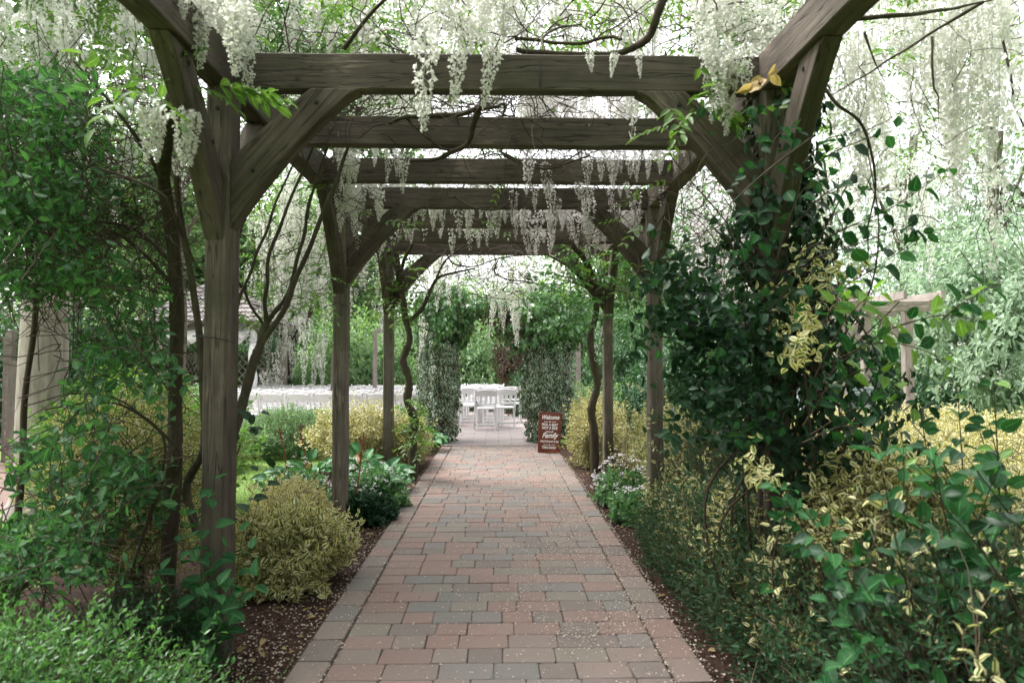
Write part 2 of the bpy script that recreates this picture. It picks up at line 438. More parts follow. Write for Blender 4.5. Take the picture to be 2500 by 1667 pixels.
def paver_mat():
    m, nt, out = newmat('patio_pavers'); G = NG(nt); tc = G.n('ShaderNodeTexCoord'); v = tc.outputs['Object']
    br = G.n('ShaderNodeTexBrick'); G.l(v, br.inputs[0])
    br.inputs['Color1'].default_value = (.38, .32, .305, 1); br.inputs['Color2'].default_value = (.31, .27, .265, 1)
    br.inputs['Mortar'].default_value = (.18, .15, .14, 1); br.inputs['Scale'].default_value = 1.0
    br.inputs['Brick Width'].default_value = .45; br.inputs['Row Height'].default_value = .3; br.inputs['Mortar Size'].default_value = .008
    c = G.mix(G.ramp(G.noise(v, 3, 5), [(.35, g(.0)), (.7, g(.4))]), br.outputs[0], (.41, .355, .34))
    p = G.bsdf(c, .8, .2, G.bump(br.outputs['Fac'], -.3, .01)); G.l(p.outputs[0], out.inputs[0]); return m
def brick_mat():
    m, nt, out = newmat('paving_brick'); G = NG(nt); tc = G.n('ShaderNodeTexCoord'); oi = G.n('ShaderNodeObjectInfo'); geo = G.n('ShaderNodeNewGeometry')
    r = G.math('FRACT', G.math('ADD', oi.outputs['Random'], geo.outputs['Random Per Island']))
    c = G.ramp(r, [(0, (0.230, 0.147, 0.123)), (.13, (0.255, 0.167, 0.141)), (.26, (0.213, 0.159, 0.137)), (.38, (0.226, 0.178, 0.151)), (.5, (0.164, 0.132, 0.118)),
                   (.62, (0.188, 0.169, 0.159)), (.73, (0.164, 0.157, 0.146)), (.83, (0.198, 0.174, 0.140)), (.92, (0.242, 0.151, 0.125)), (1, (0.177, 0.143, 0.131))])
    c.node.color_ramp.interpolation = 'CONSTANT'
    v = geo.outputs['Position']
    c = G.mix(G.ramp(G.noise(v, 9, 4), [(.35, g(.4)), (.65, g(0))]), c, (.20, .165, .145))
    sp = G.noise(v, 330, 3, .7); md = G.noise(v, 60, 4, .7)
    c = G.mix(G.ramp(sp, [(.35, g(.55)), (.55, g(0))]), c, (.10, .085, .078))
    c = G.mix(G.ramp(sp, [(.6, g(0)), (.74, g(.6))]), c, (.45, .40, .37))
    c = G.mix(G.ramp(md, [(.55, g(0)), (.75, g(.35))]), c, (.31, .275, .25))
    h = G.math('ADD', G.math('MULTIPLY', sp, .5), md)
    p = G.bsdf(c, .75, .3, G.bump(h, .55, .005)); G.l(p.outputs[0], out.inputs[0]); return m
M['lawn'] = ground_mat(); M['mulch'] = mulch_mat('mulch', (.035, .020, .015), (.10, .058, .042))
M['soil'] = mulch_mat('dry_soil', (.17, .115, .095), (.30, .22, .19))
M['pavers'] = paver_mat(); M['brick'] = brick_mat()
M['joint'] = mulch_mat('joint_sand', (.06, .048, .038), (.13, .105, .08))
M['chip'] = plain_mat('bark_chip', (.075, .042, .030), .9, .1, .5, 30)
M['grass_blade'] = leaf_mat('grass_blade', (.08, .17, .03), (.17, .27, .07), .4, .6, .2)

def sheet(name, x0, x1, y0, y1, z, mat, res=.25, amp=0.0, parent=None, kind='structure', label=None):
    nx, ny = max(2, int((x1 - x0) / res)), max(2, int((y1 - y0) / res))
    X, Y = np.meshgrid(np.linspace(x0, x1, nx), np.linspace(y0, y1, ny))
    Z = z + amp * (np.sin(X * 7.1 + 1) * np.sin(Y * 6.3) * .5 + np.sin(X * 17 + Y * 9) * .3 + rng.normal(size=X.shape) * .35)
    V = np.stack([X, Y, Z], -1).reshape(-1, 3)
    i = (np.arange(ny - 1)[:, None] * nx + np.arange(nx - 1)[None]).ravel()
    F = np.stack([i, i + 1, i + nx + 1, i + nx], 1)
    o = put(name, npmesh(name, V, F, None, True), parent, mat); tag(o, label, kind=kind); return o

def ground():
    a = np.linspace(0, 2 * math.pi, 64, endpoint=False)
    V = [(0, 0, -.05)]; rs = [3, 8, 20, 60, 150, 300]
    for r in rs: V += [(r * math.cos(t), 10 + r * math.sin(t), -.05) for t in a]
    V[0] = (0, 10, -.05); bm = bmesh.new(); vv = [bm.verts.new(p) for p in V]
    for i in range(64):
        j = (i + 1) % 64; bm.faces.new((vv[0], vv[1 + i], vv[1 + j]))
        for k in range(len(rs) - 1):
            b = 1 + k * 64; bm.faces.new((vv[b + i], vv[b + 64 + i], vv[b + 64 + j], vv[b + j]))
    o = put('lawn', bm_mesh('lawn', bm), None, M['lawn']); tag(o, kind='structure')
ground()
sheet('mulch_bed', -2.35, -.93, 1.2, 11.5, -.030, M['mulch'], .05, .010)
sheet('mulch_bed', .93, 3.8, 1.2, 11.5, -.030, M['mulch'], .06, .010)
sheet('mulch_bed', -4.2, -2.35, 1.2, 5.4, -.034, M['mulch'], .06, .010)
sheet('soil_bed', -9.5, -4.3, 6.6, 9.8, -.035, M['soil'], .1, .012)

# patio beyond the arch
def patio():
    bm = bmesh.new(); a = np.linspace(0, 2 * math.pi, 72, endpoint=False)
    bm.faces.new([bm.verts.new((-4.4 + 8.0 * math.cos(t), 16.6 + 5.6 * math.sin(t), 0.0)) for t in a])
    bm.faces.new([bm.verts.new(p) for p in ((-.95, 11.25, -.004), (.95, 11.25, -.004), (1.3, 14, -.004), (-1.3, 14, -.004))])
    o = put('patio', bm_mesh('patio', bm), None, M['pavers']); tag(o, kind='structure')
patio()

# ---- the brick path
def brick_mesh(L, D, seed):
    r = np.random.default_rng(seed); j = lambda s: r.normal() * s
    c = .009; h = .004
    def ring(ix, z, jit, cc):
        x, y = L / 2 - ix, D / 2 - ix
        pts = [(-x + cc, -y), (x - cc, -y), (x, -y + cc), (x, y - cc), (x - cc, y), (-x + cc, y), (-x, y - cc), (-x, -y + cc)]
        return [(a + j(jit), b + j(jit), z + (j(.0006) if z > -.01 else 0)) for a, b in pts]
    V = ring(0, -.03, .0, c) + ring(0, -.004, .0016, c) + ring(.0035, 0, .0008, c * .9)
    bm = bmesh.new(); vv = [bm.verts.new(p) for p in V]
    for k in (0, 8):
        for i in range(8): bm.faces.new((vv[k + i], vv[k + (i + 1) % 8], vv[k + 8 + (i + 1) % 8], vv[k + 8 + i]))
    bm.faces.new(vv[16:24])
    m = bm_mesh('brick', bm); m.materials.append(M['brick']); return m
path = empty('brick_path', (0, 2.2, 0)); tag(path, kind='structure')
bed = put('sand_bed', npmesh('sand_bed', [(-.93, 1.2, -.011), (.93, 1.2, -.011), (.93, 11.3, -.011), (-.93, 11.3, -.011)], [(0, 1, 2, 3)]), path, M['joint'], Matrix.Translation((0, -2.2, 0)))
SZ = {.24: [brick_mesh(.2375, .1565, i) for i in range(4)], .16: [brick_mesh(.1575, .1565, 9 + i) for i in range(4)], .2: [brick_mesh(.1975, .1565, 19 + i) for i in range(4)]}
EDGE = [brick_mesh(.155, .236, 40 + i) for i in range(5)]
def place(name, mesh, x, y, store):
    z = rng.normal() * .0012 - .001
    Mx = Matrix.Translation((x, y - 2.2, z)) @ Matrix.Rotation(rng.normal() * .008, 4, 'Z') @ Matrix.Rotation(rng.normal() * .004, 4, 'X') @ Matrix.Rotation(math.pi * random.randint(0, 1), 4, 'Z')
    if store is None: put(name, mesh, path, None, Mx)
    else: store.append((mesh, Mx))
rest, nb = [], 0
y = 1.78; row = 0
while y < 11.25:
    x = -.752; target = .752; seq = []
    left = 1.504
    while left > .05:
        opts = [s for s in (.24, .16, .2) if left - s > .155 or abs(left - s) < .03]
        if not opts: seq.append(left); break
        s = random.choices(opts, [3 if o == .24 else 1.6 if o == .16 else 1.0 for o in opts])[0]
        seq.append(s); left -= s
    random.shuffle(seq); k = 1.504 / sum(seq)
    for s in seq:
        s2 = s * k; base = min(SZ, key=lambda q: abs(q - s)); m = random.choice(SZ[base])
        Mx = Matrix.Diagonal((s2 / base, 1, 1, 1)); z = rng.normal() * .0012 - .001
        full = Matrix.Translation((x + s2 / 2, y - 2.2 + rng.normal() * .0015, z)) @ Matrix.Rotation(rng.normal() * .007, 4, 'Z') @ Matrix.Rotation(rng.normal() * .004, 4, 'X') @ Mx
        if nb < 300 and y > 2.5: put('brick', m, path, None, full); nb += 1
        else: rest.append((m, full))
        x += s2
    y += .16; row += 1
for sx in (-1, 1):
    y = 1.85
    while y < 11.2:
        place('edging_brick', random.choice(EDGE), sx * (.752 + .082) + (0.006 if sx > 0 else -.006), y, None if y > 2.3 else rest); y += .2405
bm = bmesh.new()
for m, Mx in rest:
    t = m.copy(); t.transform(Mx); bm.from_mesh(t); bpy.data.meshes.remove(t)
mm = bm_mesh('bricks', bm); o = put('brick', mm, path, M['brick']); tag(o, 'small far bricks of the path running up to the arch', kind='stuff')

# ---- fallen petals, bark chips, lawn blades
def litter(name, n, samp, L, W, z0, mat, T=PETAL, tilt=.5, label=None):
    P = samp(n); P = np.column_stack([P, z0 + rng.uniform(.001, .006, n)])
    D = np.column_stack([rng.normal(size=(n, 2)), rng.normal(size=n) * .15]); N = np.column_stack([rng.normal(size=(n, 2)) * tilt, np.ones(n)])
    s = rng.uniform(.6, 1.35, n); lf = Leafage(); lf.add(P, D, N, L * s, W * s, T, 1.6)
    o = put(name, lf.mesh(name), None, mat); tag(o, label, kind='stuff'); return o
def path_samp(n):
    n1 = int(n * .35); n2 = int(n * .40); n3 = n - n1 - n2
    a = np.column_stack([rng.uniform(-.92, .92, n1), 2.4 + 9 * rng.uniform(0, 1, n1) ** 1.3])
    cx, cy_ = rng.uniform(.1, .85, 70), rng.uniform(3.4, 8.5, 70); k = rng.integers(0, 70, n2)
    b = np.column_stack([cx[k] + rng.normal(size=n2) * .09, cy_[k] + rng.normal(size=n2) * .12])
    s = rng.choice([-1, 1], n3, p=[.3, .7]); e = np.where(rng.uniform(size=n3) < .5, .757, .93)
    c = np.column_stack([s * (e + rng.normal(size=n3) * .012), rng.uniform(2.4, 10, n3)])
    return np.vstack([a, b, c])
litter('fallen_petals', 9000, path_samp, .012, .009, .0, M['petal_litter'], label='small cream petals scattered over the brick path')
def bed_samp(n):
    s = rng.choice([0, 1, 2], n, p=[.5, .2, .3])
    x = np.where(s == 0, rng.uniform(-1.9, -.94, n), np.where(s == 1, rng.uniform(.94, 1.3, n), rng.uniform(-1.3, -.94, n)))
    return np.column_stack([x, 2.5 + 6 * rng.uniform(0, 1, n) ** 1.5])
litter('fallen_petals', 5200, bed_samp, .014, .010, -.022, M['petal_litter'], tilt=.7, label='cream petals lying on the dark mulch of the beds')
litter('fallen_leaves', 150, bed_samp, .045, .028, -.018, M['withered'], T=T4, tilt=.5, label='a few curled tan leaves lying on the mulch')
def chips():
    n = 9000; P = bed_samp(n); P = np.column_stack([P, -.028 + rng.uniform(0, .012, n)])
    lf = Leafage(); s = rng.uniform(.5, 1.5, n)
    lf.add(P, np.column_stack([rng.normal(size=(n, 2)), rng.normal(size=n) * .3]), np.column_stack([rng.normal(size=(n, 2)) * .6, np.ones(n)]), .022 * s, .010 * s, PETAL, -1.5)
    o = put('bark_chips', lf.mesh('bark_chips'), None, M['chip']); tag(o, 'dark bark chips covering the flower beds', kind='stuff')
chips()
def blades():
    n = 42000
    x = np.where(rng.uniform(size=n) < .6, rng.uniform(-4.9, -2.2, n), rng.uniform(-9, -4.2, n)); yy = rng.uniform(3.5, 11, n)
    ok = ~((x < -4.3) & (yy > 6.6) & (yy < 9.8)) & ~((x > -4.15) & (yy < 5.35)); x, yy = x[ok], yy[ok]; n = len(x)
    P = np.column_stack([x, yy, np.full(n, -.05)]); D = np.column_stack([rng.normal(size=(n, 2)) * .5, np.ones(n)])
    lf = Leafage(); lf.add(P, D, rdir(n), rng.uniform(.025, .05, n), .005, (PETAL[0], PETAL[1][:1], PETAL[2]))
    o = put('lawn_grass', lf.mesh('lawn_grass'), None, M['grass_blade']); tag(o, 'short pale green grass of the lawn left of the pergola', kind='stuff')
blades()
# ------------------------------------------------------------------ pergola
def frame(ax, up, o):
    x = Vector(ax).normalized(); y = Vector(up).cross(x).normalized(); z = x.cross(y)
    m = Matrix((x, y, z)).transposed().to_4x4(); m.translation = Vector(o); return m
def timber(name, p0, p1, wd, ht, parent, mat, up=(0, 0, 1), ch=.006, wob=.0015, off=Vector()):
    p0, p1 = Vector([float(c) for c in p0]), Vector([float(c) for c in p1]); L = (p1 - p0).length
    n = max(2, int(L / .22)); y, z = wd / 2, ht / 2
    sec = [(-y + ch, -z), (y - ch, -z), (y, -z + ch), (y, z - ch), (y - ch, z), (-y + ch, z), (-y, z - ch), (-y, -z + ch)]
    V, F = [], []
    for i in range(n + 1):
        jy, jz = (rng.normal(size=2) * wob) if 0 < i < n else (0, 0)
        V += [(L * i / n, a + jy + rng.normal() * wob * .4, b + jz + rng.normal() * wob * .4) for a, b in sec]
    for i in range(n):
        for k in range(8): F.append((i * 8 + k, i * 8 + (k + 1) % 8, i * 8 + 8 + (k + 1) % 8, i * 8 + 8 + k))
    m = bpy.data.meshes.new(name); m.from_pydata(V, [], F + [tuple(range(8))[::-1], tuple(range(n * 8, n * 8 + 8))])
    return put(name, m, parent, mat, frame(p1 - p0, up, p0 - off))
def prism(name, pts, o, a, b, th, parent, mat, grain, bev=.005):
    """outline pts in the plane (a, b) through o, thickness th about that plane; grain = direction in (a, b)"""
    a, b, o = Vector(a), Vector(b), Vector(o); nrm = a.cross(b).normalized(); gx = (a * grain[0] + b * grain[1]).normalized()
    fm = frame(gx, nrm, o); inv = fm.inverted(); bm = bmesh.new()
    lo = [bm.verts.new(inv @ (o + a * u + b * v - nrm * th / 2)) for u, v in pts]
    hi = [bm.verts.new(inv @ (o + a * u + b * v + nrm * th / 2)) for u, v in pts]
    bm.faces.new(lo[::-1]); bm.faces.new(hi); n = len(pts)
    for i in range(n): bm.faces.new((lo[i], lo[(i + 1) % n], hi[(i + 1) % n], hi[i]))
    bmesh.ops.recalc_face_normals(bm, faces=bm.faces[:])
    es = [e for e in bm.edges if e.calc_face_angle(0) > .5]
    bmesh.ops.bevel(bm, geom=es, offset=bev, segments=1, affect='EDGES')
    return put(name, bm_mesh(name, bm), parent, mat, fm)
PX, ZB, ZT = 1.33, 2.67, 2.845
perg = empty('pergola', (0, 0, 0))
tag(perg, 'long weathered timber pergola with curved braces over the brick path', 'pergola')
FR = [.8, 3.3, 5.8, 8.3]
for sx in (-1, 1):
    timber('side_beam', (sx * PX, -.2, (ZB + ZT) / 2 + .006), (sx * PX, 8.62, (ZB + ZT) / 2 + .006), .115, ZT - ZB + .012, perg, M['timber'])
    for fy in FR:
        timber('post', (sx * PX, fy, -.06), (sx * PX, fy, ZB - .001), .112, .155, perg, M['lit_post_timber' if fy > 4 else 'timber'], up=(0, 1, 0), ch=.012)  # far posts take the timber with light painted in
        # brace across the path: straight back, hollowed front
        lo = [(.056, 1.99), (.10, 2.06), (.20, 2.20), (.33, 2.36), (.48, 2.52), (.60, 2.63), (.665, 2.668)]
        up_ = [(.43, 2.668), (.35, 2.60), (.20, 2.47), (.10, 2.37), (.056, 2.31)]
        prism('brace', [(p[0], p[1]) for p in lo + up_], (sx * PX, fy - .01, 0), (-sx, 0, 0), (0, 0, 1), .10, perg, M['timber'], (.6, .68))
        # braces along the side beams, both ways
        for dy in (-1, 1):
            if (fy == 8.3 and dy == 1): continue
            lo2 = [(.0785, 1.93), (.13, 2.02), (.24, 2.20), (.40, 2.42), (.56, 2.60), (.63, 2.668)]
            up2 = [(.42, 2.668), (.25, 2.47), (.0785, 2.25)]
            prism('brace', lo2 + up2, (sx * (PX + .012), fy, 0), (0, dy, 0), (0, 0, 1), .085, perg, M['timber'], (.55, .74))
k = 0
for i in range(10):
    by = .78 + .84 * i
    if i == 2: continue
    hh = ZT - ZB + rng.normal() * .002
    timber('cross_beam', (-PX + .058, by, ZB + hh / 2 + .002), (PX - .058, by, ZB + hh / 2 + .002 + rng.normal() * .002), .078, hh, perg, M['timber'])
bolt = None
def bolts():
    bm = bmesh.new(); bmesh.ops.create_cone(bm, cap_ends=True, segments=8, radius1=.011, radius2=.009, depth=.008); m = bm_mesh('bolt', bm)
    def b(x, y, z, ax): put('bolt', m, perg, M['black_iron'], Matrix.Translation((x, y, z)) @ Vector(ax).to_track_quat('Z', 'Y').to_matrix().to_4x4())
    for sx in (-1, 1):
        for fy in FR[1:]:
            for (dx, z) in ((.16, 2.27), (.46, 2.60)): b(sx * (PX - dx), fy - .064, z, (0, -1, 0))
            b(sx * PX, fy - .082, 2.56, (0, -1, 0)); b(sx * (PX - .020), fy - .085, 2.10, (0, -1, 0))
            for dy in (-.2, -.45): b(sx * (PX - .034), fy + dy, 2.36 + .25 * (dy < -.3), (-sx, 0, 0))
bolts()
# small wire and bolts on the front beam
def wire(name, pts, r, parent, mat, n=16):
    t = Tubes(); t.add(*vine(pts, r, r, n, 0, 0, 5)); return put(name, t.mesh(name), parent, mat)
wire('wire_loop', [at(1318, 140, 3.25), at(1322, 175, 3.24), at(1319, 215, 3.245), at(1316, 178, 3.243), at(1317, 142, 3.25)], .002, perg, M['black_iron'])
wire('support_wire', [at(470, 820, 3.21), at(520, 824, 3.21), at(572, 836, 3.22)], .003, perg, M['black_iron'])

# ------------------------------------------------------------------ welcome sign
sgn = empty('welcome_sign', (.755, 10.26, 0.0), R(4))
tag(sgn, 'red-brown welcome board with white lettering leaning by the ivy arch', 'sign')
SM = Matrix.Rotation(R(3.4), 4, 'Y') @ Matrix.Rotation(R(-9), 4, 'X')
put('board', boxmesh('board', (0, 0, .305), (.34, .018, .61), .002, SM), sgn, M['sign'])
def text(s, x, z, size, shear=0.0, bold=0.0, squash=1.0, track=1.0):
    c = bpy.data.curves.new('lettering', 'FONT'); c.body = s; c.size = size; c.align_x = 'CENTER'; c.shear = shear; c.offset = bold
    c.extrude = .0008; c.space_character = track; c.resolution_u = 3
    tmp = bpy.data.objects.new('lettering_curve', c); COL.objects.link(tmp); bpy.context.view_layer.update()
    me = bpy.data.meshes.new_from_object(tmp.evaluated_get(bpy.context.evaluated_depsgraph_get())); bpy.data.objects.remove(tmp)
    me.materials.clear(); o = put('lettering', me, sgn, M['paint'])
    o.matrix_local = SM @ Matrix.Translation((x, -.0102, z)) @ Matrix.Rotation(math.pi / 2, 4, 'X') @ Matrix.Rotation(R(2) if shear else 0, 4, 'Z') @ Matrix.Diagonal((squash, 1, 1, 1))
    return o
text('Welcome', .0, .505, .092, .45, .0022, .74)
text('PICK A SEAT', 0, .405, .052, 0, .0016, .84)
text('NOT A SIDE', 0, .355, .052, 0, .0016, .84)
text("we're all", -.01, .305, .042, .45, .001, .8)
text('Family', 0, .228, .108, .45, .0028, .85)
text('ONCE THE KNOT IS TIED', 0, .158, .040, 0, .0012, .62)
text('TOM & SARAH', -.005, .065, .050, 0, .0016, .66)
def ornament(z):
    bm = bmesh.new()
    h = [(math.sin(t) ** 3 * .013, (13 * math.cos(t) - 5 * math.cos(2 * t) - 2 * math.cos(3 * t) - math.cos(4 * t)) / 16 * .012) for t in np.linspace(0, 2 * math.pi, 18, endpoint=False)]
    f = bm.faces.new([bm.verts.new((a, -.0102, z + b)) for a, b in h])
    for sx in (-1, 1):
        add_box(bm, (sx * .052, -.0104, z), (.045, .0012, .004))
        for q in (.03, .05, .068): add_box(bm, (sx * q, -.0105, z), (.004, .0013, .015))
        add_box(bm, (sx * .083, -.0105, z + .005), (.016, .0012, .004)); add_box(bm, (sx * .083, -.0106, z - .006), (.013, .0012, .004))
    o = put('heart_ornament', bm_mesh('heart_ornament', bm), sgn, M['paint'], SM); return o
ornament(.465); ornament(.122)
wire('twine', [(-.02, -.02, .012), (.05, -.03, .035), (.10, -.035, .03), (.15, -.03, .006)], .0025, sgn, M['copper_wire'], 12)

# ------------------------------------------------------------------ folding chairs
def make_chair(label):
    t = empty('folding_chair'); tag(t, label, 'chair')
    W, P = .42, M['plastic']
    def bar(name, a, b, w_, h_, bev=.004): return timber(name, a, b, w_, h_, t, P, up=(0, 1, .3), ch=.006, wob=0)
    for sx in (-1, 1):
        x = sx * W / 2
        # long leg: top of the back down to the front foot; short leg from under the seat to the rear foot (local -y is the back)
        put('front_leg', boxmesh('front_leg', (0, 0, 0), (.028, .042, .90), .008), t, P, Matrix.Translation((x, .0, .41)) @ Matrix.Rotation(R(22), 4, 'X'))
        put('rear_leg', boxmesh('rear_leg', (0, 0, 0), (.026, .038, .50), .007), t, P, Matrix.Translation((x - sx * .03, -.075, .225)) @ Matrix.Rotation(R(-20), 4, 'X'))
    # backrest: wide panel with an arched top edge, three slats, lower rail
    BM = Matrix.Translation((0, -.077, .60)) @ Matrix.Rotation(R(22), 4, 'X')
    bm = bmesh.new(); n = 9
    top = [(-W / 2 + .014 + (W - .028) * i / n, .205 + .030 * math.sin(math.pi * i / n), .0) for i in range(n + 1)]
    bot = [(-W / 2 + .014 + (W - .028) * i / n, .085 + .012 * math.sin(math.pi * i / n), .0) for i in range(n + 1)]
    def ring(pts, dy): return [bm.verts.new((a, dy - .018 * math.sin(math.pi * (a / W + .5)), b)) for a, b, _ in pts]
    tf, tb, bf, bb = ring(top, -.009), ring(top, .009), ring(bot, -.009), ring(bot, .009)
    for i in range(n):
        for q in ((tf[i], tf[i + 1], bf[i + 1], bf[i]), (tb[i + 1], tb[i], bb[i], bb[i + 1]), (tf[i + 1], tf[i], tb[i], tb[i + 1]), (bf[i], bf[i + 1], bb[i + 1], bb[i])): bm.faces.new(q)
    bmesh.ops.recalc_face_normals(bm, faces=bm.faces[:])
    put('back_panel', bm_mesh('back_panel', bm), t, P, BM)
    put('lower_rail', boxmesh('lower_rail', (0, -.004, -.09), (W - .02, .018, .045), .004), t, P, BM)
    for sx in (-1, 0, 1):
        put('back_slat', boxmesh('back_slat', (sx * .10, -.012, .012), (.032, .012, .165), .003), t, P, BM)
    put('seat', boxmesh('seat', (0, .03, .425), (W - .06, .38, .035), .012), t, P)
    put('front_stretcher', boxmesh('front_stretcher', (0, .155, .085), (W - .02, .018, .035), .003), t, P)
    put('rear_stretcher', boxmesh('rear_stretcher', (0, -.135, .105), (W - .09, .018, .04), .003), t, P)
    return t
ORD = ['first', 'second', 'third', 'fourth', 'fifth', 'sixth', 'seventh', 'eighth', 'ninth', 'tenth', 'eleventh']
proto = None
def chair(x, y, rz, label, group):
    global proto
    if proto is None: proto = c = make_chair(label)
    else: c = copy_tree(proto)
    c.location = (x, y, .0); c.rotation_euler = (0, 0, rz); c['label'] = label; c['group'] = group; return c
for r_ in range(6):
    for c_ in range(9):
        x = -1.62 - .475 * c_ - .05 * r_; yy = 12.15 + .86 * r_ + .03 * c_
        if x < -6.0: continue
        chair(x + rng.normal() * .015, yy + rng.normal() * .02, R(-6) + rng.normal() * .03,
              f'white folding chair, {ORD[c_]} left of the aisle in the {ORD[r_]} row from the hedge', 'chairs in the block left of the ivy arch')
chair(-.27, 13.85, R(8), 'white folding chair with a grey flower posy, seen through the arch', 'chairs seen through the ivy arch')
chair(.13, 14.20, R(6), 'white folding chair seen through the arch, right beside the posy chair', 'chairs seen through the ivy arch')
chair(.30, 15.55, R(-4), 'white folding chair furthest right through the arch, at its row end', 'chairs seen through the ivy arch')
q = 0
for r_ in range(4):
    for c_ in range(4):
        x = -.15 - .48 * c_ + .02 * r_; yy = 14.75 + .82 * r_
        if r_ == 1 and c_ == 0: x -= .02
        if x < -1.4: continue
        chair(x - (.05 if r_ == 1 else 0), yy + .04 * c_, R(2) + rng.normal() * .03,
              f'white folding chair, {ORD[c_]} from the aisle in the {ORD[r_]} row behind the posy chair', 'chairs seen through the ivy arch')
for i in range(3):
    chair(-8.45 + .50 * i, 13.6 + .1 * i, R(172) + rng.normal() * .04, f'white folding chair facing the path by the blue-grey table, {ORD[i]} from the pale trunk', 'chairs beyond the pale tree trunk')
# posy tied on the chair
def posy():
    c = np.array([-.47, 13.79, .66]); lf = Leafage(); n = 120
    P = c + rng.normal(size=(n, 3)) * np.array([.03, .03, .035]); lf.add(P, rdir(n), rdir(n), .03, .022, PETAL)
    t = empty('flower_posy', c); tag(t, 'small grey and white flower posy tied to the nearest chair', 'posy')
    o = put('flowers', lf.mesh('flowers'), t, M['white_petal'], Matrix.Translation(-Vector(c))); o['kind'] = 'stuff'
    s = Tubes(); n = 10; C = walks(np.repeat([c], n, 0), np.tile([.15, 0, -1.], (n, 1)), .2, 5, .12); s.add(C, np.full((n, 5), .003))
    put('stems', s.mesh('stems'), t, M['twig'], Matrix.Translation(-Vector(c)))
posy()
